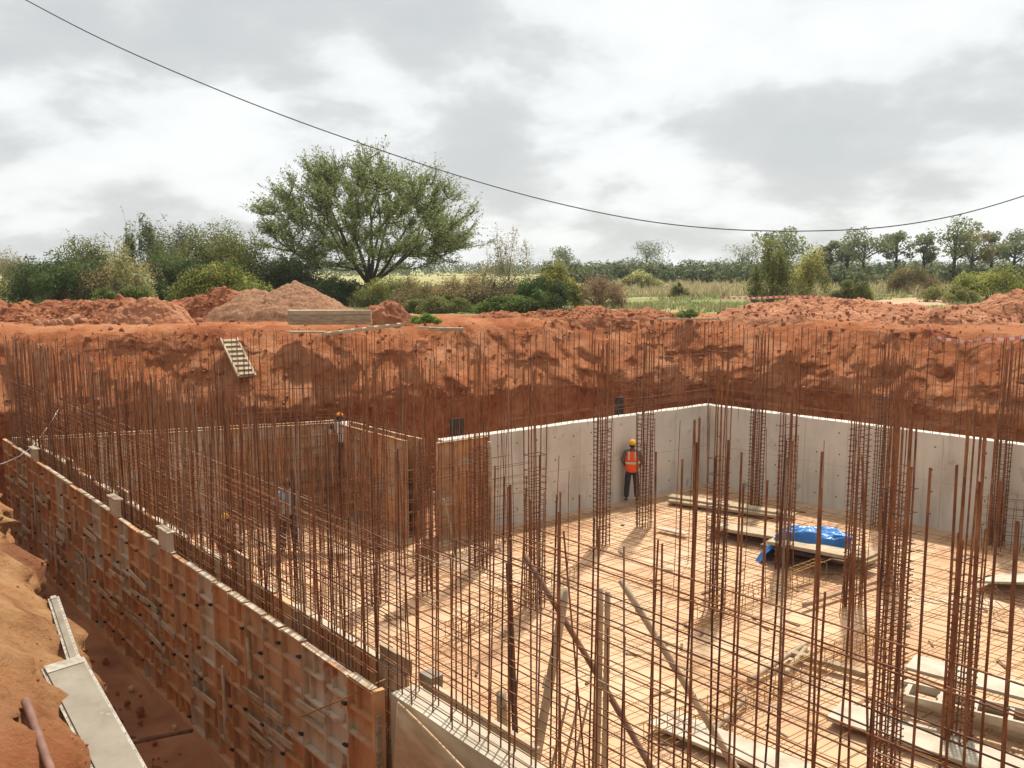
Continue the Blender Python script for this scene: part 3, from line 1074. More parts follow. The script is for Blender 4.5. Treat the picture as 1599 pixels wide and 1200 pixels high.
# low ground-beam cages lying on the mat
tb = MB()
for (a, b_) in (((-.15, 0, 0), (.15, 0, 0)), ((.15, 0, 0), (.15, 0, .3)), ((.15, 0, .3), (-.15, 0, .3)), ((-.15, 0, .3), (-.15, 0, 0))):
    tb.tube([a, b_], .006, 4)
BTIE = tb.mesh('stirrup', M['rust_yellow'])
for (ax, ay, bx, by, lab) in ((1010, 1180, 1395, 1005, 'low stirrup cage lying on the mat beside the pale panel'), (1080, 985, 1290, 900, 'low stirrup cage lying on the mat below the blue tarpaulin'), (700, 1010, 900, 905, 'low stirrup cage lying on the mat beyond the leaning bamboo')):
    a, b_ = pix(ax, ay, Z_FLOOR), pix(bx, by, Z_FLOOR)
    d = b_ - a
    rt = empty('beam_cage', (a.x, a.y, Z_FLOOR + .085), lab, 'rebar cage', rz=math.atan2(d.y, d.x) - math.pi / 2)
    for (x, z) in ((-.14, .01), (0, .01), (.14, .01), (-.14, .29), (0, .29), (.14, .29)):
        place('beam_bar', random.choice(MBAR), rt, (x, 0, z), (math.radians(-90), 0, 0), (1.2, 1.2, d.length))
    y = .1
    while y < d.length - .1:
        place('stirrup', BTIE, rt, (random.uniform(-.01, .01), y, 0), (random.gauss(0, .05), 0, 0))
        y += random.uniform(.17, .26)

# small mesh cage against the far right wall
rt_p = pix(1580, 858, Z_FLOOR)
rt = empty('mesh_basket', rt_p, 'small upright wire mesh basket in front of the right hand concrete wall', 'rebar cage')
for i in range(9):
    for s_ in (-.12, .12):
        vbar(rt, VB, (rt_p.x - .7 + i * .17, rt_p.y + s_ + .1 - .08 * i, Z_FLOOR), random.uniform(1.15, 1.5), .03)
for k in range(6):
    for s_ in (-.12, .12):
        hbar(rt, HB, (rt_p.x - .75, rt_p.y + s_ + .13, Z_FLOOR + .2 + .2 * k), (rt_p.x + .75, rt_p.y + s_ - .55, Z_FLOOR + .2 + .2 * k))

# ------------------------------------------------------------------ timber, bamboo, panels in the pit


def pole(name, a, b_, r, mat, label, cat='pole', nodes=True, group=None, sag=0.02):
    a, b_ = Vector(a), Vector(b_)
    d = b_ - a
    L = d.length
    root = empty(name, a, label, cat, group)
    n = 14
    side = d.orthogonal().normalized()
    pts = [d * (i / n) + side * sag * math.sin(i / n * math.pi) for i in range(n + 1)]
    MB().tube(pts, [r * (1.08 - .2 * i / n) for i in range(n + 1)], 10).build('stem', M[mat], root, smooth=True)
    if nodes:
        k = .25
        while k < L - .1:
            u = k / L
            c_ = d * u + side * sag * math.sin(u * math.pi)
            dd = d.normalized()
            MB().tube([c_ - dd * .014, c_, c_ + dd * .014], [r * .98, r * 1.16, r * .96], 10).build('node_ring', M[mat], root, smooth=True)
            k += random.uniform(.28, .42)
    return root


def on_floor(px, py, z=.0):
    return pix(px, py, Z_FLOOR + z)


def two(px0, py0, px1, py1, y0, y1):
    return pix(px0, py0, y=y0), pix(px1, py1, y=y1)


# poles stand just inside the long wall; feet on the floor there
def stand(px_top, py_top, px_any, py_any, y, lean_y=0.0):
    top_ = pix(px_top, py_top, y=y)
    q = pix(px_any, py_any, y=y - lean_y)
    d = q - top_
    t_ = (Z_FLOOR - top_.z) / d.z
    return top_ + d * t_, top_


a, b_ = stand(884, 918, 838, 1170, 8.6, .3)
pole('bamboo_pole', a, b_, .05, 'bamboo', 'stout pale pole leaning left beside the black pipe', nodes=False)
a, b_ = stand(938, 918, 930, 1190, 8.9)
pole('bamboo_pole', a, b_, .036, 'bamboo', 'grey bamboo upright with dark shaded side, tied to its twin')
a, b_ = stand(949, 924, 942, 1190, 8.75)
pole('bamboo_pole', a, b_, .034, 'bamboo', 'grey bamboo upright standing right against its darker twin')
a, b_ = stand(969, 906, 1130, 1180, 9.2, .6)
pole('bamboo_pole', a, b_, .04, 'bamboo', 'long bamboo pole slanting down to the pale panel', sag=.05)
a, b_ = stand(819, 867, 975, 1140, 9.6, .8)
pole('brown_pole', a, b_, .035, 'bamboo_brown', 'brown crooked pole slanting behind the bamboo uprights', nodes=False, sag=.06)
a, b_ = stand(794, 880, 806, 1185, 9.0)
pole('black_pipe', a, b_, .034, 'black', 'black upright pipe beside the leaning pale pole', 'pipe', nodes=False, sag=0.0)
a, b_ = stand(783, 1082, 786, 1195, 8.6)
pole('timber_post', a, b_, .06, 'timber', 'squat timber prop left of the black pipe', 'post', nodes=False, sag=0.0)
for i, (x0, x1) in enumerate(((888, 862), (905, 880), (918, 895))):
    a, b_ = stand(x0, 1085 + 6 * i, x1, 1190, 8.9 + .12 * i)
    pole('lath', a, b_, .016, 'bamboo', 'thin pale lath leaning behind the bamboo uprights', 'lath', nodes=False, group='laths behind the bamboo uprights', sag=.02)
a, b_ = stand(764, 690, 767, 830, 20.0)
pole('timber_post', a, b_, .05, 'timber', 'slim brown prop standing in front of the cast wall start', 'post', nodes=False, sag=0)
for i, (x0, y0, x1) in enumerate(((671, 765, 675), (677, 768, 683), (693, 780, 708))):
    a, b_ = stand(x0, y0, x1, 850, 19.6 + .1 * i)
    pole('pale_prop', a, b_, .028, 'timber_pale', 'pale prop leaning against the orange form panels', 'prop', nodes=False, group='props by the return wall', sag=.01)


def plank(root_name, px, py, z, L, w, h, rz, mat, label, cat='plank', group=None, tilt=0.0, cleats=0, roll=0.0):
    p = pix(px, py, z)
    o = empty(root_name, p, label, cat, group, rz=rz)
    o.rotation_euler = (roll, tilt, rz)
    MB().box((0, 0, h / 2), (L, w, h), jit=.006).build('board', M[mat], o)
    for i in range(cleats):
        MB().box((-L / 2 + (i + .5) * L / cleats, 0, h + .021), (.06, w * .96, .04), jit=.004).build('cleat', M['timber'], o)
    return o


AB = math.atan2(DB.y, DB.x)
AA = math.atan2(dA.y, dA.x)
# planks along the cast wall near the corner
plank('plank', 1128, 795, Z_FLOOR + .10, 3.0, .3, .06, AB + .25, 'timber', 'grey plank under the pale planks by the wall corner')
plank('plank', 1130, 789, Z_FLOOR + .162, 3.1, .3, .06, AB + .22, 'timber_pale', 'long pale plank on top beside the wall corner')
plank('plank', 1165, 795, Z_FLOOR + .10, 2.6, .32, .07, AB + .2, 'timber_pale', 'pale plank alongside the long one toward the tarpaulin')
for k, (px, py, mt, lab) in enumerate(((1186, 834, 'timber', 'lowest brown plank in the stack left of the tarpaulin'), (1188, 834, 'timber_dark', 'dark middle plank in the stack left of the tarpaulin'), (1184, 834, 'timber_pale', 'top pale plank in the stack left of the tarpaulin'))):
    plank('plank', px, py, Z_FLOOR + .09 + .085 * k, 2.4, .5, .07, AB + .1 + .06 * k, mt, lab)
for k, (px, py, mt, lab) in enumerate(((1272, 858, 'timber', 'wide bottom board of the pile under the tarpaulin'), (1270, 856, 'timber_dark', 'dark board in the pile under the tarpaulin'), (1274, 857, 'timber', 'grey board in the pile under the tarpaulin'), (1268, 855, 'timber_pale', 'pale board on top of the pile under the tarpaulin'))):
    plank('board', px + (14, -10, 16, -4)[k], py + (3, 6, -2, 2)[k], Z_FLOOR + .09 + .125 * k, (2.3, 1.9, 2.1, 1.7)[k], (.85, .7, .62, .5)[k], .07, AB + (-.12, .1, -.04, .14)[k], mt, lab, 'board')
plank('sheet', 1050, 830, Z_FLOOR + .09, .8, .2, .03, AB + .1, 'plate', 'small pale sheet lying on the mat below the worker', 'sheet')
plank('board', 1290, 1040, Z_FLOOR + .085, 1.3, .14, .09, AB + .1, 'timber', 'brown batten lying across the mat')
for i, (x0, y0, x1, y1, lab) in enumerate(((1170, 1062, 1262, 1003, 'grey pipe lying on the mat by the brown batten'), (1226, 1052, 1258, 1012, 'short grey pipe end beside the longer pipe'), (1255, 945, 1395, 900, 'thin pipe lying across the mat below the tarpaulin'), (1110, 1145, 1165, 1090, 'pipe lying on the mat at the slanting bamboo foot'))):
    a, b_ = on_floor(x0, y0, .13), on_floor(x1, y1, .13)
    pole('floor_pipe', a, b_, .045, 'bamboo', lab, 'pipe', nodes=False, sag=.01)


def slab_panel(px, py, z, L, w, rz, label, tilt=0., roll=0., rungs=0, h=.07):
    """aluminium form panel: face plate, side rails, rungs"""
    p = pix(px, py, z)
    o = empty('metal_shutter', p, label, 'shuttering')
    o.rotation_euler = (roll, tilt, rz)
    if rungs:
        for s_ in (-1, 1):
            MB().box((0, s_ * (w / 2 - .025), 0), (L, .05, h), jit=.003).build('rail', M['plate'], o)
        for i in range(rungs):
            MB().box((-L / 2 + (i + .5) * L / rungs, 0, .0), (.06, w - .1, h * .5), jit=.003).build('rung', M['plate'], o)
    else:
        MB().box((0, 0, h / 2), (L, w, .02), jit=.003).build('face_plate', M['plate'], o)
        for s_ in (-1, 1):
            MB().box((0, s_ * (w / 2 - .008), h / 4 - .007), (L * .998, .015, h / 2 - .002)).build('rail', M['alu_edge'], o)
        for s_ in (-1, 1):
            MB().box((s_ * (L / 2 - .008), 0, h / 4 - .007), (.015, w - .035, h / 2 - .004)).build('end_rail', M['alu_edge'], o)
    return o


slab_panel(1135, 1165, Z_FLOOR + .12, 2.2, .55, AB + .05, 'pale form panel lying at the foot of the slanting bamboo')
slab_panel(1470, 1165, Z_FLOOR + .12, 2.9, .62, AB + .1, 'wide pale form panel lying in front of the ladder like stack')
for k, lab in enumerate(('lowest rung panel of the stack at the near right', 'second rung panel up in the stack at the near right', 'third rung panel up in the stack at the near right', 'top rung panel of the stack at the near right')):
    slab_panel(1545 + 6 * (k % 2), 1122 - 4 * k, Z_FLOOR + .12 + .12 * k, 2.6, .5, AB + .07 + .05 * k, lab, rungs=6)
slab_panel(1560, 1072, Z_FLOOR + .55, 2.4, .55, AB + .12, 'smooth pale panel lying on top of the rung panel stack')
slab_panel(1585, 905, Z_FLOOR + .2, 1.6, 1.0, AA, 'brownish board tipped up near the right hand wall', tilt=.1, roll=-.25)
# tangle of offcut bars near it
tg = empty('bar_offcuts', on_floor(1540, 955), 'tangled heap of bent bar offcuts on the floor at the right', 'rebar')
for i in range(26):
    p = tg.location + Vector((random.uniform(-.9, .9), random.uniform(-.5, .5), random.uniform(.08, .32)))
    pts = []
    a = random.uniform(0, 6.28)
    for k in range(7):
        pts.append(p - tg.location)
        a += random.uniform(-.5, .5)
        p = p + Vector((math.cos(a) * .16, math.sin(a) * .16, random.uniform(-.03, .03)))
    MB().tube(pts, .006, 4).build('offcut', M['rust_dark'], tg)

# blue tarpaulin draped over the pile
tp = pix(1258, 834, Z_FLOOR + .62)
bm = bmesh.new()
GX, GY = 46, 40
grid = []
ca, sa = math.cos(AB), math.sin(AB)
for j in range(GY + 1):
    row = []
    for i in range(GX + 1):
        u, v = i / GX * 2 - 1, j / GY * 2 - 1
        # outline: a crumpled length, wide left, tapering right
        wdt = .46 - .2 * u + (.12 if u < -.3 else 0) + .1 * math.sin(u * 5)
        x = u * 1.02 + .07 * noise.noise(Vector((u * 3, v * 3, 1)))
        y = v * wdt + .18 * math.sin(u * 2.4)
        h = .07 * max(0, 1 - (v * 1.05) ** 4) + .12 * noise.noise(Vector((u * 3.2, v * 2.6, 3))) + .09 * (.4 - abs(noise.noise(Vector((u * 4 + v * 3, v * 4 - u * 2, 6))))) + .08 * (.4 - abs(noise.noise(Vector((u * 8 - v * 5, v * 8, 16)))))
        h -= max(0, -u - .38) ** 1.0 * 1.25 * (1.15 - .25 * v) + max(0, -v - .7) * .8
        row.append(bm.verts.new((x, y, h)))
    grid.append(row)
for j in range(GY):
    for i in range(GX):
        bm.faces.new((grid[j][i], grid[j][i + 1], grid[j + 1][i + 1], grid[j + 1][i]))
ext = bmesh.ops.solidify(bm, geom=list(bm.faces), thickness=.008)
bmesh.ops.recalc_face_normals(bm, faces=bm.faces)
me = bpy.data.meshes.new('tarpaulin')
bm.to_mesh(me)
bm.free()
me.materials.append(M['tarp'])
me.polygons.foreach_set('use_smooth', [True] * len(me.polygons))
tag(place('tarpaulin', me, None, tp + Vector((0, 0, -.02)), (0, 0, AB + .05)), 'crumpled blue tarpaulin thrown over the board pile', 'tarpaulin')

# ------------------------------------------------------------------ left bank: aluminium panels and pipe
rim_dir = math.atan2(DL.y, DL.x)


def bank_panel(a, b_, w, h, label, roll=0.0):
    a, b_ = Vector(a), Vector(b_)
    d = b_ - a
    q = d.to_track_quat('X', 'Z') @ Quaternion((1, 0, 0), roll)
    o = empty('aluminium_shutter', a, label, 'shuttering')
    o.rotation_mode = 'QUATERNION'
    o.rotation_quaternion = q
    L = d.length
    MB().box((L / 2, 0, 0), (L, w, .008)).build('face_plate', M['alu'], o)
    for s_ in (-1, 1):
        MB().box((L / 2, s_ * (w / 2 - .004), -h / 2 - .006), (L, .008, h)).build('side_rail', M['alu'], o)
        r2 = MB().box((L / 2, s_ * (w / 2 + .014), -.016), (L, .026, .012)).build('rail_lip', M['alu_edge'], o)
        k = .08
        while k < L - .05:
            MB().tube([(k, s_ * (w / 2 + .014), -.0095), (k, s_ * (w / 2 + .014), -.0065)], .0032, 6).build('bolt_hole', M['hole'], r2)
            k += .1
    MB().box((.05, 0, .006), (.1, w + .004, .008), jit=.002).build('end_plate', M['alu_edge'], o)
    MB().box((-.005, 0, -.03), (.01, w, .07), jit=.002).build('end_rail', M['alu_edge'], o)
    for k in range(1, int(L / .3)):
        MB().box((k * .3, 0, -.035), (.03, w - .02, .05)).build('cross_rib', M['alu'], o)
    return o


ea, eb = hit(62, 1043, .05), hit(143, 1206, .05)
dd_ = (eb - ea).normalized()
rt_ = Vector((-dd_.y, dd_.x, 0)).normalized()            # towards the trench
if rt_.x < 0:
    rt_ = -rt_
pa_ = ea + rt_ * .17
bank_panel(pa_, pa_ + dd_ * 2.1, .27, .06, 'wide pale aluminium form panel lying on the sandy bank edge', roll=.05)
pa2 = pix(83, 932, z=-1.66)
pb2 = pix(117, 1034, z=-1.6)
bank_panel(pa2, pb2, .05, .045, 'narrow aluminium channel reaching out beyond the wide panel', roll=.1)
pa3, pb3 = hit(40, 1095, .12), hit(78, 1200, .14)
pole('rusty_pipe', pa3, pb3 + (pb3 - pa3) * .4, .03, 'pipe', 'short rusty pipe lying on the dark red bank beside the panels', 'pipe', nodes=False, sag=0)
# prop stick across the trench
a_ = pix(205, 1160, z=-4.35)
b__ = pix(300, 1141, z=-4.55)
pole('trench_strut', a_, b__, .03, 'bamboo_brown', 'muddy strut pole wedged across the trench bottom', 'pole', nodes=False, sag=.01)
# wire over the far end of the outer form and the bar across its near end
pts = [pix(x, y, y=yy) for x, y, yy in ((-20, 730, 18.3), (5, 724, 18.5), (30, 713, 18.9), (50, 698, 19.3), (65, 680, 19.7), (78, 662, 20.0), (91, 640, 20.3))]
tag(MB().tube(pts, .011, 6).build('bent_wire', M['wire'], smooth=True), 'pale bent wire curling over the far end of the outer formwork', 'wire')
pts = [pix(470, 1120, y=8.6), pix(535, 1092, y=8.45), pix(602, 1061, y=8.5)]
tag(MB().tube(pts, .009, 6).build('tie_rod', M['rust_yellow'], smooth=True), 'thin rod slanting over the near end of the outer formwork', 'rod')
# end post of the outer form and the curved plywood sheet against the cast stub
ep = lpt(LEN_FORM + .06, -.06)
eo = empty('end_board', (ep.x, ep.y, Z_FLOOR), 'upright orange board closing the near end of the formwork', 'board', rz=rim_dir)
MB().box((0, 0, 1.22), (.05, .12, 2.44), jit=.004).build('board', M['form_orange'], eo)
MB().box((.04, -.03, 1.1), (.03, .05, 2.2), jit=.004).build('batten', M['timber'], eo)
so_ = lpt(LEN_FORM + .35, -.0)
sh = empty('plywood_sheet', (so_.x, so_.y, Z_FLOOR), 'bowed tan plywood sheet leaning on the cast wall stub', 'plywood', rz=rim_dir)
vs, fs = [], []
for i in range(15):
    for k in range(9):
        u, w_ = i / 14, k / 8
        x = u * 2.6
        z = 2.42 * w_ - (.55 * u * u) * w_
        y = -.03 - .22 * (1 - w_) - .16 * math.sin(u * 3.0) * w_ * 0.6
        vs.append((x, y, z))
        vs.append((x, y + .015, z))
ix = lambda i, k, s_: (i * 9 + k) * 2 + s_
for i in range(14):
    for k in range(8):
        fs.append((ix(i, k, 0), ix(i + 1, k, 0), ix(i + 1, k + 1, 0), ix(i, k + 1, 0)))
        fs.append((ix(i, k, 1), ix(i, k + 1, 1), ix(i + 1, k + 1, 1), ix(i + 1, k, 1)))
for i in range(14):
    fs.append((ix(i, 8, 0), ix(i + 1, 8, 0), ix(i + 1, 8, 1), ix(i, 8, 1)))
MB().add(vs, fs).build('sheet', M['ply'], sh, smooth=True)
MB().box((1.2, -.3, 1.0), (.06, .05, 2.2), rot=Matrix.Rotation(-.12, 3, 'X')).build('stiffener', M['timber'], sh)
tb_ = lpt(LEN_FORM + 1.0, .42)
tbo = empty('timber_rail', (tb_.x, tb_.y, Z_TOP - .02), 'tan timber rail along the inner edge of the cast stub', 'timber', rz=rim_dir)
MB().box((0, 0, .0), (1.7, .05, .12), jit=.004).build('rail', M['timber_pale'], tbo)
MB().box((-.8, .05, .05), (.2, .14, .14), jit=.008).build('end_block', M['alu'], tbo)
MB().box((0, .05, -1.2), (.06, .06, 2.36), jit=.004).build('prop', M['timber'], tbo)

# ------------------------------------------------------------------ soil heaps, clods, timber on the far rim


def heap(name, px, py_base, rx, ry, h, mat, label, seed, yy=None, rough=.24, peaks=None, cat='soil heap'):
    c_ = pix(px, py_base, 0.0) if yy is None else Vector((pix(px, 500, y=yy).x, yy, 0))
    NR, NA = 60, 200
    vs, fs = [], []
    for r in range(NR + 1):
        q = r / NR
        for a in range(NA):
            th = 2 * math.pi * a / NA
            edge = 1 + .18 * noise.noise(Vector((math.cos(th) * 1.5 + seed, math.sin(th) * 1.5, 3)))
            x, y = math.cos(th) * rx * q * edge, math.sin(th) * ry * q * edge
            s = (1 - q * q)
            z = h * s ** 1.05
            if peaks:
                z = 0
                for (ox, oy, sr, ph) in peaks:
                    dd = math.hypot((x - ox) / sr, (y - oy) / (sr * ry / rx * 1.3))
                    z = max(z, ph * max(0, 1 - dd) ** .85) if dd < 1 else z
                z *= min(1, s * 4)
            v = Vector((x + seed * 7, y, z))
            z += (fbm(v * .9, 5) * rough + noise.noise(v * 4.5) * .07 + noise.noise(v * 11) * .045) * min(1, s * 3)
            vs.append((x, y, z - .16 * q ** 3 + .04 + max(-.9, soil_z(c_.x + x, c_.y + y))))
    for r in range(NR):
        for a in range(NA):
            b2 = (a + 1) % NA
            fs.append((r * NA + a, (r + 1) * NA + a, (r + 1) * NA + b2, r * NA + b2))
    o = MB().add(vs, fs).build(name, M[mat], None, c_, smooth=True)
    tag(o, label, cat)
    return o, c_


def clods(name, spots, mat, label=None, parent=None):
    """many small broken lumps as one piece of loose soil"""
    ico = bmesh.new()
    bmesh.ops.create_icosphere(ico, subdivisions=1, radius=1)
    base = np.array([v.co for v in ico.verts])
    tri = np.array([[v.index for v in f.verts] for f in ico.faces])
    ico.free()
    out = []
    for (x, y, z, r) in spots:
        b_ = base * (1 + RNG.uniform(-.3, .3, (len(base), 1))) * r * RNG.uniform(.6, 1.25, 3)
        out.append((b_ + np.array([x, y, z]))[tri].reshape(-1, 3))
    o = place(name, np_mesh(name, np.concatenate(out), 3, M[mat]), parent)
    tag(o, label, 'soil', kind='stuff')
    return o


H1, c1 = heap('soil_heap', 185, 500, 7.2, 2.2, .95, 'heap', 'long lumpy red soil heap below the left bushes', 2, yy=29.5,
              peaks=[(-4.2, 0, 2.6, .62), (-2.4, .2, 2.4, .66), (0, 0, 3.2, .62), (2.0, .3, 2.4, .68), (3.4, 0, 1.9, 1.05), (-5.6, 0, 1.8, .32)])
H2, c2 = heap('gravel_heap', 448, 500, 2.9, 2.0, 1.1, 'gravel', 'smooth brown gravel heap under the spreading tree', 5, yy=29.6, rough=.05,
              peaks=[(.3, 0, 2.3, 1.2), (-1.0, 0, 2.0, 1.05), (-1.9, -.1, 1.3, .55)], cat='gravel heap')
H3, c3 = heap('soil_heap', 605, 500, 1.1, .7, .5, 'heap', 'small red soil heap behind the timber stack', 8, yy=28.2)
H4, c4 = heap('soil_heap', 1305, 500, 5.2, 2.6, 1.0, 'heap_pale', 'broad red soil heap in front of the sandy track', 11, yy=31.2,
              peaks=[(-.6, 0, 4.2, .56), (.9, .2, 3.4, .5), (-2.8, 0, 2.6, .3), (2.8, 0, 2.4, .3)])
H5, c5 = heap('soil_heap', 1575, 500, 3.6, 2.2, 1.0, 'heap_pale', 'pointed red soil heap beyond the looping barrier tape', 14, yy=29.5,
              peaks=[(.2, 0, 2.0, .95), (-1.7, 0, 1.7, .42), (2.0, 0, 2.2, .6)])
H6, c6 = heap('soil_heap', 900, 505, 4.0, 1.5, .14, 'heap', 'low red spoil ridge below the dry shrub', 17, yy=31.4)
H7, c7 = heap('soil_heap', 230, 512, 1.4, .9, .7, 'heap_pale', 'small pale soil pile in front of the long lumpy heap', 19, yy=27.9)
H8, c8 = heap('soil_heap', 1470, 515, 3.0, 1.5, .26, 'heap_pale', 'rounded red soil hump below the looping barrier tape', 23, yy=28.2)

HB_ = {}
for (o_, c_) in ((H1, c1), (H4, c4), (H5, c5), (H6, c6), (H8, c8)):
    HB_[c_.x] = BVHTree.FromPolygons([v.co for v in o_.data.vertices], [p.vertices[:] for p in o_.data.polygons])
spots = []
for _ in range(1900):
    i = random.randrange(NS)
    if SP[i].y < 14:
        continue
    k = random.randrange(int(NU * .45), R_ - 18)
    v = verts[i * R_ + k]
    spots.append((v[0] + random.uniform(-.1, .1), v[1] + random.uniform(-.1, .1), v[2] + .01, abs(random.gauss(0, .034)) + .014))
for _ in range(6000):
    i = random.randrange(NS)
    if not (3 < SP[i].y < 12 and SP[i].x < 0) or random.random() < .4:
        continue
    v = verts[i * R_ + random.randrange(int(NU * .4), R_ - 16)]
    spots.append((v[0], v[1], v[2], abs(random.gauss(0, .011)) + .005))
for (c_, rx, ry, n, rr) in ((c1, 7, 2.3, 1300, .065), (c4, 5, 2.6, 500, .05), (c5, 3.4, 2, 260, .05), (c6, 4, 1.5, 400, .05), (c8, 3, 1.5, 200, .05)):
    for _ in range(n):
        th, q = random.uniform(0, 6.28), math.sqrt(random.random())
        x, y = math.cos(th) * rx * q, -abs(math.sin(th)) * ry * q
        X_, Y_ = c_.x + x, c_.y + y
        h_ = HB_[c_.x].ray_cast(Vector((x, y, 9)), Vector((0, 0, -1)))[0]
        if h_ is None:
            continue
        spots.append((X_, Y_, h_.z, abs(random.gauss(0, rr * .6)) + .018))
clods('soil_clods', spots, 'clod', 'loose red soil clods strewn over the pit rim and heaps')
spots = []
for _ in range(26):
    p = lpt(random.uniform(8, 17), random.uniform(-1.4, -.2))
    spots.append((p.x, p.y, Z_FLOOR - .09, abs(random.gauss(0, .03)) + .015))
spots2 = []
for _ in range(900):
    p = lpt(random.uniform(3, 18), -1.9 + abs(random.gauss(0, .7)))
    if (p - lpt(0)).dot(NL) < -.15:
        spots2.append((p.x, p.y, Z_FLOOR - .11, abs(random.gauss(0, .035)) + .012))
clods('trench_clods', spots2, 'clod', 'loose red clods fallen along the muddy trench bottom')
clods('trench_rubble', spots, 'form_grey', 'grey concrete crumbs on the muddy trench bottom')

ico = bmesh.new()
bmesh.ops.create_icosphere(ico, subdivisions=3, radius=1)
for v in ico.verts:
    v.co *= 1 + .25 * noise.noise(v.co * 1.4) + .08 * noise.noise(v.co * 4)
BME = bpy.data.meshes.new('boulder')
ico.to_mesh(BME)
ico.free()
BME.materials.append(M['boulder'])
BME.polygons.foreach_set('use_smooth', [True] * len(BME.polygons))
for (px, py, r) in ((57, 483, .26), (82, 487, .24), (72, 476, .2), (107, 494, .3), (131, 490, .26), (115, 477, .4), (92, 492, .17), (150, 495, .18), (203, 482, .15), (232, 503, .24), (310, 485, .2), (180, 500, .15)):
    yb = random.uniform(27.0, 27.7)
    p = pix(px, py, y=yb)
    hz_ = HB_[c1.x].ray_cast(Vector((p.x - c1.x, yb - c1.y, 9)), Vector((0, 0, -1)))[0]
    zz = max(soil_z(p.x, yb), hz_.z if hz_ is not None else -9) + r * .22
    r *= .62
    tag(place('boulder', BME, None, (p.x, yb, zz), (random.random() * 3, random.random() * 3, random.random() * 6), (r, r * .9, r * .75)),
        'rounded red brown boulder at the foot of the long lumpy heap', 'boulder', 'boulders at the foot of the soil heap')

# timber stack, cleated ramp board, planks on the rim
for k in range(3):
    p = pix(510, 512, 0)
    o = empty('timber_beam', (p.x + random.uniform(-.04, .04), p.y + .5, .06 + k * .14), ('lowest beam of the timber stack before the gravel heap', 'middle beam of the timber stack before the gravel heap', 'top pale beam of the timber stack before the gravel heap')[k], 'beam', rz=.05 + random.uniform(-.01, .01))
    for j in range(2):
        MB().box((0, j * .16, .065), (2.38, .15, .13), jit=.012).build('board', M['timber' if k < 2 else 'timber_pale'], o)


def ladder(a, b_, w, n, label, mat='timber_pale', name='timber_ladder', hr=.06):
    a, b_ = Vector(a), Vector(b_)
    d = b_ - a
    o = empty(name, a, label, 'ladder')
    o.rotation_mode = 'QUATERNION'
    o.rotation_quaternion = d.to_track_quat('X', 'Z')
    L = d.length
    for s_ in (-1, 1):
        MB().box((L / 2, s_ * w / 2, 0), (L, .05, hr), jit=.005).build('rail', M[mat], o)
    for i in range(n):
        MB().box(((i + .5) * L / n, 0, .012), (.09, w - .06, .035), jit=.005).build('rung', M[mat], o)
    MB().box((L / 2, 0, -.028), (L * .98, w - .06, .016)).build('backing', M['timber'], o)
    return o


p, q = pix(505, 522, .06), pix(632, 506, .30)
ladder(p, q, .42, 7, 'cleated timber ramp lying on the rim beside the timber stack', name='cleated_ramp')
p, q = hit(386, 588, .35), hit(357, 529, .3)
ladder(p, q, .46, 8, 'small pale ladder leaning on the red slope')
plank('plank', 697, 517, .02, .95, .14, .09, -.2, 'timber', 'grey timber offcut on the rim right of the green weed')
plank('plank', 675, 513, .02, .8, .1, .05, .25, 'timber_pale', 'thin pale offcut lying behind the grey one on the rim')
plank('plank', 480, 520, .03, .9, .3, .04, .1, 'timber', 'short board beneath the end of the timber stack')
plank('plank', 1075, 500, .02, 2.0, .09, .05, -.12, 'timber_pale', 'thin pale plank lying on the rim before the meadow')

# ------------------------------------------------------------------ foliage


def leaf_quads(C, size, up=.3, aspect=.5):
    """random small rhombic leaves at centres C"""
    n = len(C)
    N = RNG.normal(size=(n, 3))
    N[:, 2] += up * 2
    N /= np.linalg.norm(N, axis=1, keepdims=True)
    T = RNG.normal(size=(n, 3))
    T -= N * (T * N).sum(1, keepdims=True)
    T /= np.linalg.norm(T, axis=1, keepdims=True)
    B = np.cross(N, T)
    s = (size * RNG.uniform(.6, 1.35, n))[:, None]
    V = np.stack([C - T * s, C - B * s * aspect, C + T * s, C + B * s * aspect], 1)
    return V.reshape(-1, 3)


def tints(n, base, var=.28, alt=None, altp=.0):
    c = np.tile(np.array(base), (n, 1)) * RNG.uniform(1 - var, 1 + var, (n, 1))
    c *= RNG.uniform(.9, 1.1, (n, 3))
    if alt is not None:
        k = RNG.random(n) < altp
        c[k] = np.array(alt) * RNG.uniform(1 - var, 1 + var, (k.sum(), 1))
    return c


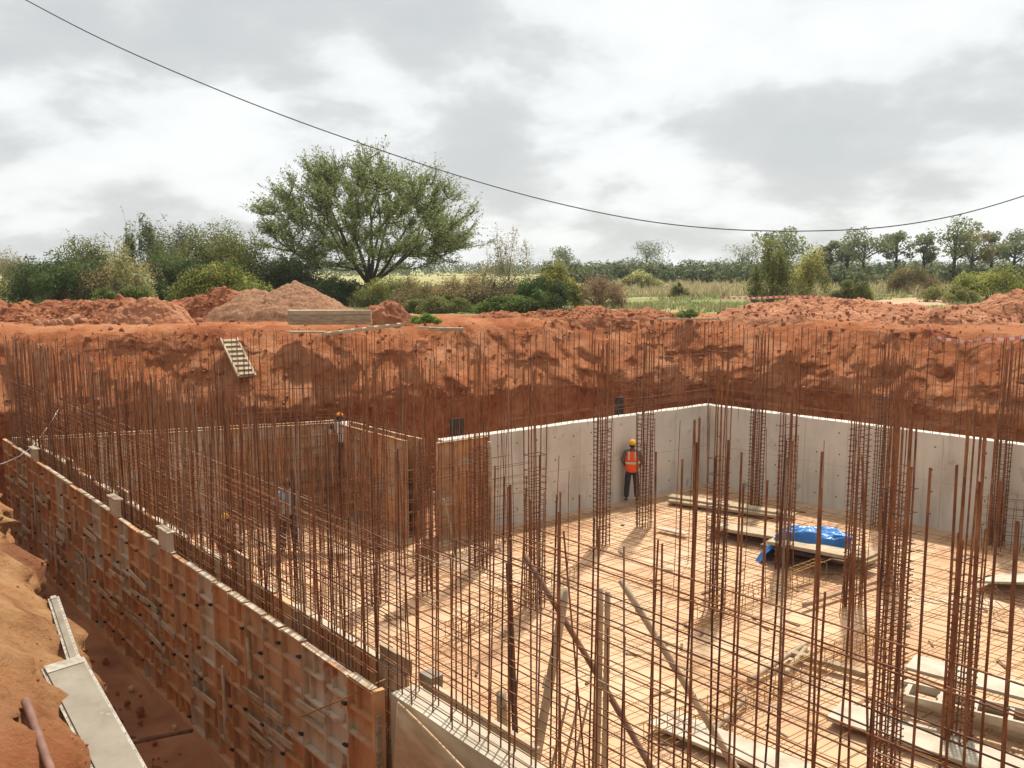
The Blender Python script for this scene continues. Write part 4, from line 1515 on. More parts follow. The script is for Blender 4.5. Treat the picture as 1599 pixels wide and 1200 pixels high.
def bush(name, loc, rx, ry, h, label, base, n=4000, leaf=.06, alt=None, altp=0, twiggy=.3, clumps=26, group=None, cat='bush', stem=.025, low=.05, fill=.75):
    loc = Vector(loc)
    root = empty(name, loc, label, cat, group)
    C, cl = [], []
    K = clumps
    n = int(n * 2.9)
    base = (base[0] * 2.35, base[1] * 1.95, base[2] * 1.75)
    alt = tuple(c * 1.5 for c in alt) if alt else None
    h *= 1.12
    leaf *= .92
    cen = []
    for k in range(K):
        th = random.uniform(0, 6.28)
        q = math.sqrt(random.random())
        x, y = math.cos(th) * q, math.sin(th) * q
        zmax = math.sqrt(max(0, 1 - q * q)) * random.uniform(.75, 1.05)
        z = low + (zmax - low) * random.uniform(.25, 1) ** .5
        cen.append((x * rx * .84, y * ry * .84, max(.12, z * h * .84), random.uniform(.2, .4)))
    for i in range(K):
        x, y, z, r = cen[i]
        m = int(n / K * r / .26)
        D = RNG.normal(size=(m, 3))
        D /= np.linalg.norm(D, axis=1, keepdims=True)
        R = RNG.random(m)[:, None] ** .5
        sc = np.array([rx, ry, h * .8]) * r
        P_ = np.array([x, y, z]) + D * R * sc
        C.append(P_)
        cl.append(tints(m, base, .16, alt, altp) * random.uniform(.55, 1.4))
    sprigs = []
    for k in range(int(K * 2.2)):
        x, y, z, r = random.choice(cen)
        th, ph = random.uniform(0, 6.28), random.uniform(.2, 1.4)
        d = Vector((math.cos(th) * math.cos(ph), math.sin(th) * math.cos(ph), math.sin(ph)))
        L = r * h * random.uniform(.5, 1.2)
        a = Vector((x, y, z))
        sprigs.append((a, a + d * L))
        m = int(twiggy * 40)
        if m:
            u = RNG.uniform(.35, 1, m)[:, None]
            P_ = np.array(a) + np.array(d) * L * u + RNG.normal(size=(m, 3)) * leaf * .9
            C.append(P_)
            cl.append(tints(m, base, .25, alt, altp) * 1.1)
    C = np.concatenate(C)
    cl = np.concatenate(cl)
    C[:, 2] = np.maximum(C[:, 2], .03)
    place('foliage', np_mesh('foliage', leaf_quads(C, leaf), 4, M['leaf'], cl), root)
    mb_ = MB()
    for (x, y, z, r) in cen:
        mid = Vector((x * .3, y * .3, z * .5)) + Vector((random.uniform(-.1, .1), random.uniform(-.1, .1), 0))
        mb_.tube([(x * .08, y * .08, -.05), mid, (x, y, z)], stem, 4, r2=stem * .3)
    for (a, b2) in sprigs:
        mb_.tube([a, b2], stem * .32, 3, r2=stem * .15)
    mb_.build('stem', M['twig'], root)
    return root


G_DARK, G_MID, G_YEL, G_OLIVE, G_DRY, G_PALE = (.035, .058, .018), (.062, .095, .026), (.14, .165, .04), (.10, .115, .04), (.19, .15, .085), (.15, .175, .07)


def at_y(px, yy):
    p = pix(px, 500, y=yy)
    return (p.x, yy, ground_h(p.x, yy) - .03)


# dense scrub behind the left heaps
bush('dense_bush', at_y(95, 38), 2.4, 1.6, 2.35, 'dark green bush at the far end of the left scrub', G_DARK, 6500, .055, G_MID, .35, clumps=34)
bush('dense_bush', at_y(150, 40.5), 2.3, 1.6, 3.0, 'olive bush rising behind the dark end bush', G_OLIVE, 6000, .055, G_MID, .3, clumps=34)
bush('dry_bush', at_y(195, 37.6), 1.9, 1.2, 2.3, 'dry brown twiggy bush between the green ones on the left', G_DRY, 3600, .04, G_OLIVE, .35, clumps=26, twiggy=.5)
bush('pale_bush', at_y(207, 36.8), .95, .8, 2.7, 'pale flowering shrub in front of the dry brown bush', G_PALE, 1500, .05, (.36, .34, .26), .22, clumps=16)
bush('low_bush', at_y(188, 35.4), 1.3, .7, .95, 'bright low bush right behind the long lumpy heap', G_MID, 2600, .05, G_YEL, .3, clumps=18)
bush('dense_bush', at_y(275, 39), 2.4, 1.6, 2.3, 'dark bush directly behind the peak of the red heap', G_DARK, 6500, .055, G_MID, .4, clumps=34)
bush('dense_bush', at_y(345, 42), 3.0, 2.0, 3.75, 'tallest rounded bush left of the spreading tree', (.085, .105, .032), 9500, .055, G_YEL, .25, clumps=46)
bush('low_bush', at_y(335, 36.5), 2.4, 1.0, 1.9, 'sunlit yellow green bush behind the gravel heap shoulder', G_YEL, 5200, .05, G_MID, .4, clumps=28)
bush('dense_bush', at_y(450, 41), 2.2, 1.6, 2.3, 'shaded dark bush close left of the tree trunk', (.03, .046, .016), 6000, .055, G_DARK, .4, clumps=30)
bush('dense_bush', at_y(520, 40), 1.9, 1.3, 1.35, 'dark low bush at the foot of the spreading tree', (.03, .05, .016), 4600, .055, G_MID, .25, clumps=26)
bush('tall_bush', at_y(228, 47), 1.1, 1.0, 4.6, 'slim dark tree top standing above the left scrub', (.055, .08, .03), 2600, .06, clumps=14, low=.55, cat='tree')
bush('tall_bush', at_y(262, 49), 1.6, 1.2, 3.6, 'olive bush behind the slim dark tree top', (.07, .09, .035), 3000, .06, clumps=22)
bush('tall_bush', at_y(288, 52), 1.0, 1.0, 3.9, 'small grey green tree between the scrub and the rounded bush', (.06, .078, .04), 1600, .06, clumps=14, cat='tree')
bush('far_bush', at_y(5, 52), 1.9, 1.6, 3.2, 'feathery grey green tree at the edge of the left field', (.12, .14, .08), 2600, .05, clumps=24, cat='tree')
bush('low_bush', at_y(30, 44), 1.9, 1.1, 1.2, 'straw coloured low scrub beside the feathery tree', (.2, .2, .09), 2000, .05, G_DRY, .4, clumps=18)
# brush right of the tree
bush('thorn_brush', at_y(610, 38), 1.8, 1.3, 1.42, 'yellow green thorn brush right of the tree foot', G_OLIVE, 4600, .04, G_YEL, .4, clumps=30, twiggy=.5)
bush('thorn_brush', at_y(665, 36.6), 1.7, 1.2, 1.4, 'olive thorn brush with dry tips behind the green weed', (.115, .115, .045), 4600, .04, G_DRY, .4, clumps=30, twiggy=.5)
bush('thorn_brush', at_y(720, 36), 1.6, 1.2, 1.4, 'dry brown thorn brush in the middle of the thicket', G_DRY, 4200, .035, G_OLIVE, .45, clumps=30, twiggy=.5)
bush('thorn_brush', at_y(775, 35.6), 1.5, 1.1, 1.3, 'grey twiggy thorn brush below the tall spiky shrub', (.14, .125, .075), 3600, .035, G_DARK, .35, clumps=28, twiggy=.5)
bush('thorn_brush', at_y(792, 36.6), 1.5, 1.1, 3.1, 'tall spiky thorn shrub rising above the thicket', (.13, .14, .075), 2300, .035, clumps=22, twiggy=.6, stem=.03)
bush('green_bush', at_y(845, 34.8), 1.05, .9, 1.6, 'dark glossy bush at the right end of the thicket', (.035, .068, .018), 3800, .05, G_MID, .4, clumps=22)
bush('green_bush', at_y(868, 36.5), 1.3, 1.0, 2.0, 'yellowish bush behind the dark glossy one', (.12, .135, .035), 3600, .05, G_MID, .3, clumps=22)
bush('low_bush', at_y(690, 34.2), 1.5, .6, .8, 'low green weeds along the foot of the thicket', (.08, .115, .03), 2400, .045, G_DRY, .25, clumps=18)
bush('low_bush', at_y(800, 33.8), 1.6, .5, .65, 'fresh green low growth before the dark glossy bush', (.06, .105, .025), 2200, .045, clumps=18)
bush('dry_shrub', at_y(934, 37), 1.25, 1.0, 1.45, 'pinkish brown dry shrub alone at the meadow edge', (.13, .095, .058), 3600, .03, (.11, .085, .05), .4, clumps=28, twiggy=.5)
bush('weed_clump', Vector((pix(652, 515, 0).x, 26.9, -.02)), .5, .32, .36, 'bright green weed clump on the rim beside the ramp', (.10, .19, .035), 1300, .035, G_YEL, .2, clumps=14, cat='weed', stem=.008)
bush('weed_clump', Vector((pix(1128, 512, 0).x, 30.6, -.02)), .5, .3, .3, 'small green weed patch at the rim below the meadow', (.08, .13, .035), 700, .035, clumps=10, cat='weed', stem=.008)
# meadow on the right
bush('young_tree', at_y(1202, 41), 1.0, .9, 3.2, 'slender leafy young tree on the left of the meadow row', (.075, .095, .03), 1900, .065, G_YEL, .3, clumps=24, cat='tree')
bush('young_tree', at_y(1262, 47), 1.2, 1.0, 3.0, 'pale yellow green young tree beside the slender one', (.19, .21, .075), 2200, .055, G_MID, .2, clumps=22, cat='tree')
bush('round_bush', at_y(1325, 44), 1.1, .9, 1.05, 'small round dark bush on the meadow', (.07, .09, .03), 2600, .05, G_YEL, .3, clumps=18)
bush('round_bush', at_y(1425, 58), 1.9, 1.3, 1.7, 'brownish round bush far across the meadow', (.11, .105, .05), 2400, .06, clumps=20)
bush('light_bush', at_y(1545, 44), 2.5, 1.3, 1.75, 'spreading light green bush behind the pointed heap', (.16, .19, .05), 5600, .05, G_MID, .25, clumps=32)
bush('light_bush', at_y(1478, 42), 1.4, .9, .95, 'low green scrub left of the spreading light bush', (.11, .13, .045), 2200, .05, clumps=18)
bush('round_bush', at_y(1060, 52), .6, .5, .85, 'tiny twiggy bush alone in the meadow', (.1, .11, .045), 700, .05, clumps=10)
bush('round_bush', at_y(1000, 72), 1.7, 1.2, 1.5, 'pale broad leaved bush at the back of the meadow', (.17, .2, .09), 1200, .1, clumps=14)


# big spreading acacia ------------------------------------------------------
def acacia(loc, label):
    root = empty('acacia_tree', loc, label, 'tree')
    rnd = random.Random(21)
    wood = MB()
    C, cl = [], []

    def curve(a, b_, sag, n):
        pts = []
        d = b_ - a
        side = Vector((rnd.gauss(0, 1), rnd.gauss(0, 1), rnd.gauss(0, .5))).normalized()
        for i in range(n + 1):
            u = i / n
            pts.append(a + d * u + Vector((0, 0, sag)) * math.sin(u * math.pi) * d.length + side * .05 * d.length * math.sin(u * 2.3 * math.pi) * u)
        return pts

    def leaves(pts, k, spread):
        for _ in range(k):
            u = rnd.random() * (len(pts) - 1)
            i = int(u)
            p = pts[i].lerp(pts[i + 1], u - i)
            C.append((p.x + rnd.gauss(0, spread), p.y + rnd.gauss(0, spread), p.z + rnd.gauss(0, spread)))

    fork = Vector((0, 0, .95))
    wood.tube([(0.06, 0, -.1), (.0, 0, .45), fork], [.3, .23, .21], 9)
    cen, rad = Vector((-.05, 0, 3.95)), Vector((5.45, 5.1, 3.25))
    nodes_ = []
    nL = 13
    for k in range(nL):
        th = k * 2.399 + .4
        el = math.radians(-12 + 92 * ((k * .618) % 1))
        d = Vector((math.cos(th) * math.cos(el) * rad.x, math.sin(th) * math.cos(el) * rad.y, math.sin(el) * rad.z))
        end = cen + d * rnd.uniform(.5, .62)
        pts = curve(fork + Vector((d.x, d.y, 0)) * .02, end, -.09, 8)
        wood.tube(pts, [.095 * (1 - i / 10.5) + .01 for i in range(9)], 6)
        nodes_ += [(p, i) for i, p in enumerate(pts) if i >= 2]
    for k in range(560):
        while True:
            v = Vector((rnd.gauss(0, 1), rnd.gauss(0, 1), rnd.gauss(0, 1))).normalized()
            r = rnd.uniform(.3, 1.0) ** .5
            if rnd.random() < .07:
                r *= 1.16
            tgt = cen + Vector((v.x * rad.x, v.y * rad.y, v.z * rad.z)) * r * (1 + .1 * noise.noise(v * 2.3))
            if tgt.z > 1.3 + .12 * math.hypot(tgt.x, tgt.y) and not (tgt.z < 2.6 and math.hypot(tgt.x, tgt.y) < 2.6):
                break
        best = min(nodes_, key=lambda q: (q[0] - tgt).length + max(0, q[0].z - tgt.z + .2) * 2.0)
        p = best[0]
        if (tgt - p).length > 3.2:
            p = min(nodes_, key=lambda q: (q[0] - tgt).length)[0]
        sp_ = curve(p, tgt, -.05, 5)
        wood.tube(sp_, [.034 * (1 - j / 6.2) + .004 for j in range(6)], 4)
        nodes_.append((sp_[3], 3))
        leaves(sp_[1:], 10, .1)
        out_ = (tgt - fork).normalized()
        for t_ in range(10):
            w = .2 + .8 * t_ / 9
            j = min(int(w * 5), 4)
            q = sp_[j].lerp(sp_[j + 1], w * 5 - j)
            td = (out_ + Vector((rnd.gauss(0, .4), rnd.gauss(0, .4), rnd.gauss(.05, .3)))).normalized()
            L_ = rnd.uniform(.45, 1.0)
            tw = curve(q, q + td * L_, rnd.uniform(-.06, .03), 3)
            wood.tube(tw, [.01, .008, .005, .003], 3)
            leaves(tw, int(13 * L_) + 2, .06)
    for (dx, dy, dz) in ((-5.9, .5, .9), (-5.2, -1, .5)):
        pts = curve(fork + Vector((-.2, 0, .6)), fork + Vector((dx, dy, dz)), .06, 6)
        wood.tube(pts, [.045 * (1 - j / 7) + .005 for j in range(7)], 4)
        leaves(pts[3:], 26, .06)
    wood.build('trunk', M['bark'], root, smooth=True)
    C_ = np.array(C)
    n = len(C_)
    col = tints(n, (.21, .26, .08), .3, (.29, .325, .12), .3)
    place('crown', np_mesh('crown', leaf_quads(C_, .062, .2, .45), 4, M['leaf'], col), root)


tl = pix(578, 471, 0)
acacia((tl.x, tl.y, -.05), 'large spreading thorn tree with feathery crown behind the gravel heap')


def ball(m):
    D = RNG.normal(size=(m, 3))
    D /= np.linalg.norm(D, axis=1, keepdims=True)
    return D * RNG.random((m, 1)) ** .4


# row of broad leaved trees across the meadow --------------------------------
def row_tree(px, yy, h, w, label, seed, tint=(.075, .1, .04), trunk_frac=.42, n=1500, group=None):
    tint = (tint[0] * 2.1, tint[1] * 1.95, tint[2] * 1.9)
    n = int(n * 1.35)
    rnd = random.Random(seed)
    b_ = at_y(px, yy)
    root = empty('broadleaf_tree', b_, label, 'tree', group)
    wood = MB()
    wood.tube([(0, 0, -.1), (rnd.uniform(-.1, .1), 0, h * trunk_frac), (rnd.uniform(-.2, .2), 0, h * .8)], [.17, .13, .05], 6)
    C, cl = [], []
    K = 17
    for k in range(K):
        th = rnd.uniform(0, 6.28)
        q = math.sqrt(rnd.random())
        z = h * (trunk_frac + (1 - trunk_frac) * rnd.uniform(.12, .95))
        env = math.sqrt(max(.08, 1 - ((z / h - trunk_frac) / (1 - trunk_frac) * 2 - 1.0) ** 2))
        c_ = Vector((math.cos(th) * w / 2 * q * env, math.sin(th) * w / 2 * q * env, z))
        wood.tube([(0, 0, max(h * trunk_frac * .8, z * .72)), c_], .05, 4, r2=.02)
        m = n // K
        r = rnd.uniform(.5, .95) * w * .24
        P_ = np.array(c_) + ball(m) * np.array([r, r, r * .7]) * 1.25
        C.append(P_)
        cl.append(tints(m, tint, .3) * rnd.uniform(.75, 1.3))
    wood.build('trunk', M['bark'], root, smooth=True)
    place('crown', np_mesh('crown', leaf_quads(np.concatenate(C), .12, .5, .6), 4, M['leaf'], np.concatenate(cl)), root)


row = [(1218, 76, 5.2, 4.2, 'leafy tree standing behind the slender young tree'), (1290, 90, 4.4, 2.6, 'thin tree behind the pale young tree'),
       (1345, 88, 5.4, 4.6, 'full crowned tree standing left of the small crowned one'), (1318, 92, 4.6, 3.2, 'tree crowding the full crowned one'),
       (1393, 90, 5.2, 3.0, 'small crowned tree with open gap beside it'), (1436, 92, 5.0, 2.2, 'narrow tree next to the tall two trunk one'),
       (1484, 80, 6.0, 4.6, 'tallest broad leaved tree of the meadow row'), (1512, 84, 4.9, 3.4, 'brownish crowned tree against the tallest one'),
       (1543, 90, 5.2, 3.0, 'open crowned tree near the end of the row'), (1578, 86, 5.0, 3.6, 'last tree of the row with upright twigs')]
for i, (px, yy, h, w, lab) in enumerate(row):
    row_tree(px, yy, h, w, lab, 100 + i, tint=(.085, .105, .045) if i != 7 else (.12, .11, .05))
row_tree(1008, 150, 5.4, 9.5, 'broad dark round tree on the far treeline', 140, tint=(.06, .085, .04), trunk_frac=.12, n=2600)
row_tree(885, 120, 4.2, 5.2, 'pale green round tree beyond the dry shrub', 141, tint=(.09, .115, .055), trunk_frac=.15, n=1400)
row_tree(1155, 130, 4.6, 6.0, 'grey green tree at the treeline left of the slender young tree', 142, tint=(.095, .11, .06), trunk_frac=.2, n=1200)
row_tree(1225, 140, 4.8, 7.0, 'dim tree behind the leafy one on the treeline', 143, tint=(.075, .09, .05), trunk_frac=.2, n=1200)

# far woodland and hedges as one mass, plus palms
C, cl = [], []
for k in range(720):
    yy = random.uniform(105, 330)
    x = random.uniform(-.62, .64) * yy
    if x < .03 * yy and yy < 170:
        continue
    r = random.uniform(1.2, 3.6)
    hh = random.uniform(1.6, 3.0) * (1 + (yy - 105) / 330)
    m = 110
    P_ = np.array([x, yy, hh * .4]) + ball(m) * np.array([r, r, hh * .6])
    P_[:, 2] = np.maximum(P_[:, 2], .05)
    C.append(P_)
    cl.append(tints(m, random.choice(((.055, .078, .032), (.075, .095, .04), (.065, .085, .045), (.1, .115, .045))), .25) * random.uniform(1.0, 1.6))
for k in range(420):
    if k < 230:
        yy, x = random.uniform(96, 112), 0
        x = random.uniform(.06, .31) * yy
    else:
        yy = random.uniform(78, 110)
        x = random.uniform(.31, .62) * yy
    r, hh = random.uniform(.8, 2.0), random.uniform(1.1, 2.3)
    m = 120
    P_ = np.array([x, yy, hh * .4]) + ball(m) * np.array([r, r, hh * .6])
    P_[:, 2] = np.maximum(P_[:, 2], .05)
    C.append(P_)
    cl.append(tints(m, random.choice(((.075, .1, .035), (.1, .12, .045), (.085, .105, .04), (.13, .14, .055))), .25) * random.uniform(.8, 1.5))
tag(place('far_woodland', np_mesh('far_woodland', leaf_quads(np.concatenate(C), .24, .5, .6), 4, M['leaf'], np.concatenate(cl))), 'long dark green belt of far woodland on the horizon', 'woodland', kind='stuff')
for i in range(13):
    px = (930, 945, 962, 1062, 1075, 1090, 1105, 1118, 1132, 1145, 1405, 1425, 1448)[i]
    yy = random.uniform(118, 150)
    p = at_y(px, yy)
    o = empty('palm', p, 'small grey green palm in front of the far woodland', 'palm', 'palms before the far woodland')
    hgt = random.uniform(1.3, 2.3)
    MB().tube([(0, 0, -.1), (.1, 0, hgt)], .06, 5).build('trunk', M['bark'], o)
    V_, cl_ = [], []
    for k in range(11):
        th = random.uniform(0, 6.28)
        u0 = Vector((math.cos(th), math.sin(th), 0))
        pr = Vector((.1, 0, hgt))
        s_ = Vector((-u0.y, u0.x, 0)) * .16
        for j in range(4):
            nx_ = pr + u0 * .38 + Vector((0, 0, .38 - .24 * j))
            V_ += [pr - s_, nx_ - s_ * .8, nx_ + s_ * .8, pr + s_]
            cl_.append((.13, .15, .08))
            pr = nx_
    place('fronds', np_mesh('fronds', V_, 4, M['leaf'], np.array(cl_)), o)

# sandy track and meadow grass
vs, fs = [], []
n = 40
ctr = [(1245, 486), (1330, 480), (1420, 474), (1500, 466), (1600, 462), (1720, 458)]
mbp = MB()
pl = [pix(x, y, 0).xy for x, y in ctr]
pts = []
for i in range(n + 1):
    u = i / n * (len(pl) - 1)
    k = min(int(u), len(pl) - 2)
    c_ = pl[k].lerp(pl[k + 1], u - k)
    d = (pl[k + 1] - pl[k]).normalized()
    nn = V2(-d.y, d.x)
    w = 2.1 + .5 * noise.noise(Vector((u * 2, 0, 0)))
    for j in range(7):
        q = c_ + nn * (w * (j / 3 - 1)) + nn * .25 * noise.noise(Vector((u * 4, j, 2)))
        vs.append((q.x, q.y, ground_h(q.x, q.y) + .05 - (.09 if j in (0, 6) else 0)))
fs = [(i * 7 + j, (i + 1) * 7 + j, (i + 1) * 7 + j + 1, i * 7 + j + 1) for i in range(n) for j in range(6)]
tag(MB().add(vs, fs).build('path', M['path'], smooth=True), kind='structure')
TRACK = pl


def grass(name, n, ylo, yhi, xlo, xhi, hgt, base, alt, altp, label, wid=.03, mask=None):
    yy = ylo * (yhi / ylo) ** RNG.random(n)
    xx = RNG.uniform(xlo, xhi, n) * yy
    if mask is not None:
        k = mask(xx, yy)
        xx, yy = xx[k], yy[k]
    # patches
    keep = np.array([noise.noise(Vector((x * .25, y * .25, 3))) + .35 * noise.noise(Vector((x * .9, y * .9, 8))) > -.12 for x, y in zip(xx, yy)])
    xx, yy = xx[keep], yy[keep]
    n = len(xx)
    sc = np.array([1 + .8 * noise.noise(Vector((x * .12, y * .12, 14))) for x, y in zip(xx, yy)])
    g = np.array([ground_h(x, y) for x, y in zip(xx, yy)]) - .03
    B_ = np.stack([xx, yy, g], 1)
    out, cols = [], []
    for b in range(4):
        a = RNG.uniform(0, 6.28, n)
        w = np.stack([np.cos(a), np.sin(a), 0 * a], 1) * wid * (yy / 45)[:, None]
        off = np.stack([RNG.normal(0, .06, n), RNG.normal(0, .06, n), 0 * a], 1)
        h_ = hgt * sc * RNG.uniform(.5, 1.25, n)
        tip = np.stack([RNG.normal(0, .3, n) * h_, RNG.normal(0, .3, n) * h_, h_], 1)
        out.append(np.stack([B_ + off - w, B_ + off + w, B_ + off + tip], 1).reshape(-1, 3))
        cols.append(tints(n, base, .25, alt, altp))
    tag(place(name, np_mesh(name, np.concatenate(out), 3, M['leaf'], np.concatenate(cols))), label, 'grass', kind='stuff')


def off_track(x, y):
    k = np.ones(len(x), bool)
    for i in range(len(TRACK) - 1):
        a, b2 = TRACK[i], TRACK[i + 1]
        d = b2 - a
        L2 = d.length_squared
        t_ = np.clip(((x - a.x) * d.x + (y - a.y) * d.y) / L2, 0, 1)
        dd = np.hypot(x - a.x - d.x * t_, y - a.y - d.y * t_)
        k &= dd > 2.0
    return k


grass('meadow_grass', 19000, 33.5, 100, .03, .8, .2, (.2, .24, .085), (.42, .36, .2), .35, 'green and straw grass growing over the meadow', mask=off_track)
grass('dry_grass', 5200, 52, 105, .08, .62, .5, (.46, .38, .22), (.2, .21, .09), .25, 'tall straw coloured grass at the back of the meadow', mask=off_track)
grass('field_grass', 6500, 34, 70, -.66, .03, .3, (.22, .24, .09), (.32, .27, .14), .3, 'low grass growing between the left scrub', mask=off_track)

# ------------------------------------------------------------------ barrier tape and the cable
def ribbon(pts, w, name, label):
    pts = [Vector(p) for p in pts]
    o = pts[0]
    vs, fs = [], []
    fine = []
    for i in range(len(pts) - 1):
        for k in range(6):
            u = k / 6
            p0, p1 = pts[max(i - 1, 0)], pts[i]
            p2, p3 = pts[i + 1], pts[min(i + 2, len(pts) - 1)]
            fine.append(.5 * ((2 * p1) + (p2 - p0) * u + (2 * p0 - 5 * p1 + 4 * p2 - p3) * u * u + (3 * p1 - p0 - 3 * p2 + p3) * u ** 3))
    fine.append(pts[-1])
    for i, p in enumerate(fine):
        tw = .6 * math.sin(i * .35)
        up = Vector((0, math.sin(tw), math.cos(tw))) * w / 2
        vs += [p - o - up, p - o + up]
    for i in range(len(fine) - 1):
        fs.append((2 * i, 2 * i + 2, 2 * i + 3, 2 * i + 1))
    mb_ = MB().add(vs, fs)
    b2 = mb_.mesh(name, M['tape'])
    bm_ = bmesh.new()
    bm_.from_mesh(b2)
    bmesh.ops.solidify(bm_, geom=list(bm_.faces), thickness=.004)
    bm_.to_mesh(b2)
    bm_.free()
    tag(place(name, b2, None, o), label, 'tape')


tpts = [pix(x, y, y=yy) for x, y, yy in ((1125, 465, 33.5), (1170, 466, 33.3), (1230, 464, 33.0), (1290, 465, 32.7), (1340, 471, 32.2), (1400, 478, 31.6), (1450, 486, 30.8), (1510, 493, 29.6), (1560, 491, 28.9), (1620, 488, 28.4))]
ribbon(tpts, .085, 'barrier_tape', 'red and white barrier tape strung along the heaps')
ps = pix(1125, 465, y=33.5)
for (x, y, yy) in ((1125, 465, 33.5),):
    p = pix(x, y, y=yy)
    st = empty('tape_stake', (p.x, p.y, -.1), 'thin stake holding the left end of the barrier tape', 'stake')
    MB().tube([(0, 0, 0), (.02, 0, p.z + .14)], .018, 6).build('stake', M['timber'], st)
tpts = [hit(x, y, .15) for x, y in ((1443, 497), (1450, 507), (1457, 521), (1470, 529), (1490, 531), (1509, 535), (1540, 531), (1580, 529), (1625, 524))]
ribbon(tpts, .085, 'barrier_tape', 'loose loop of barrier tape sagging down the red slope')

cpts = [(40, 0, 26.5), (160, 62, 26.1), (300, 124, 25.7), (440, 180, 25.3), (580, 230, 24.9), (720, 276, 24.5), (860, 315, 24.2), (1000, 344, 23.9), (1130, 358, 23.6), (1260, 361, 23.3), (1380, 355, 23.0), (1490, 337, 22.8), (1599, 306, 22.6), (1720, 262, 22.4), (1860, 200, 22.2)]
cp = [pix(x, y, y=yy) for x, y, yy in cpts]
d = (cp[0] - cp[1])
for k in range(1, 6):
    cp.insert(0, cp[0] + d * 1.0 + Vector((0, 0, .08 * k)))
fine = []
for i in range(len(cp) - 1):
    for k in range(5):
        u = k / 5
        p0, p1, p2, p3 = cp[max(i - 1, 0)], cp[i], cp[i + 1], cp[min(i + 2, len(cp) - 1)]
        fine.append(.5 * ((2 * p1) + (p2 - p0) * u + (2 * p0 - 5 * p1 + 4 * p2 - p3) * u * u + (3 * p1 - p0 - 3 * p2 + p3) * u ** 3))
fine.append(cp[-1])
cab = empty('overhead_cable', (cp[0].x, cp[0].y, 0), 'dark overhead cable sagging across the cloudy sky', 'cable')
MB().tube([p - cab.location for p in fine], .016, 6).build('cable', M['cable'], cab, smooth=True)
for e_, nm in ((fine[0], 'pole'), (fine[-1], 'pole')):
    b2 = e_ - cab.location
    MB().tube([(b2.x, b2.y, -.5), (b2.x, b2.y, b2.z + .3)], .11, 8, r2=.08).build('pole', M['timber_dark'], cab, smooth=True)

# ------------------------------------------------------------------ people


def skin_mesh(chains, sub=1):
    """chains: list of lists of (x,y,z,r); index links by identical coordinates"""
    key, vs, rs, es, roots = {}, [], [], [], []
    for ch in chains:
        prev = None
        for (x, y, z, r) in ch:
            k = (round(x, 4), round(y, 4), round(z, 4))
            new = k not in key
            if new:
                key[k] = len(vs)
                vs.append((x, y, z))
                rs.append(r)
            i = key[k]
            if prev is None and new:
                roots.append(i)
            if prev is not None and prev != i:
                es.append((prev, i))
            prev = i
    me_ = bpy.data.meshes.new('tmp')
    me_.from_pydata(vs, es, [])
    ob = bpy.data.objects.new('tmp', me_)
    COL.objects.link(ob)
    md = ob.modifiers.new('skin', 'SKIN')
    md.use_smooth_shade = True
    sv = me_.skin_vertices[0].data if len(me_.skin_vertices) else None
    if sv is None:
        bm_ = bmesh.new()
        bm_.from_mesh(me_)
        bm_.verts.layers.skin.verify()
        bm_.to_mesh(me_)
        bm_.free()
        sv = me_.skin_vertices[0].data
    for i, r in enumerate(rs):
        rr = r if isinstance(r, (tuple, list)) else (r, r)
        sv[i].radius = rr
        sv[i].use_root = i in roots
    s_ = ob.modifiers.new('sub', 'SUBSURF')
    s_.levels = s_.render_levels = sub
    dg_ = bpy.context.evaluated_depsgraph_get()
    ev = ob.evaluated_get(dg_)
    out = bpy.data.meshes.new_from_object(ev)
    bpy.data.objects.remove(ob)
    bpy.data.meshes.remove(me_)
    return out


def head_mesh():
    bm_ = bmesh.new()
    bmesh.ops.create_uvsphere(bm_, u_segments=20, v_segments=14, radius=1)
    for v in bm_.verts:
        x, y, z = v.co
        jaw = .78 if z < -.2 else 1
        x2 = x * .074 * (1 - .18 * max(0, -z))
        y2 = y * .094 * (1 - .1 * max(0, -z))
        if y > 0 and z < 0:
            y2 += .008 * abs(z)
        if y > .9 and -.35 < z < .05 and abs(x) < .3:
            y2 += .02
        v.co = (x2, y2, z * .115)
    for s_ in (-1, 1):
        g = bmesh.ops.create_uvsphere(bm_, u_segments=8, v_segments=6, radius=1)
        for v in g['verts']:
            v.co = Vector((v.co.x * .012 + s_ * .076, v.co.y * .02 - .005, v.co.z * .032))
    me_ = bpy.data.meshes.new('head')
    bm_.to_mesh(me_)
    bm_.free()
    return me_


def join(meshes, mats=None):
    bm_ = bmesh.new()
    for (me_, mtx) in meshes:
        b2 = bmesh.new()
        b2.from_mesh(me_)
        b2.transform(mtx)
        tmp = bpy.data.meshes.new('t')
        b2.to_mesh(tmp)
        b2.free()
        bm_.from_mesh(tmp)
        bpy.data.meshes.remove(tmp)
    out = bpy.data.meshes.new('body')
    bm_.to_mesh(out)
    bm_.free()
    out.polygons.foreach_set('use_smooth', [True] * len(out.polygons))
    return out


def v_(p, r):
    return (p[0], p[1], p[2], r)


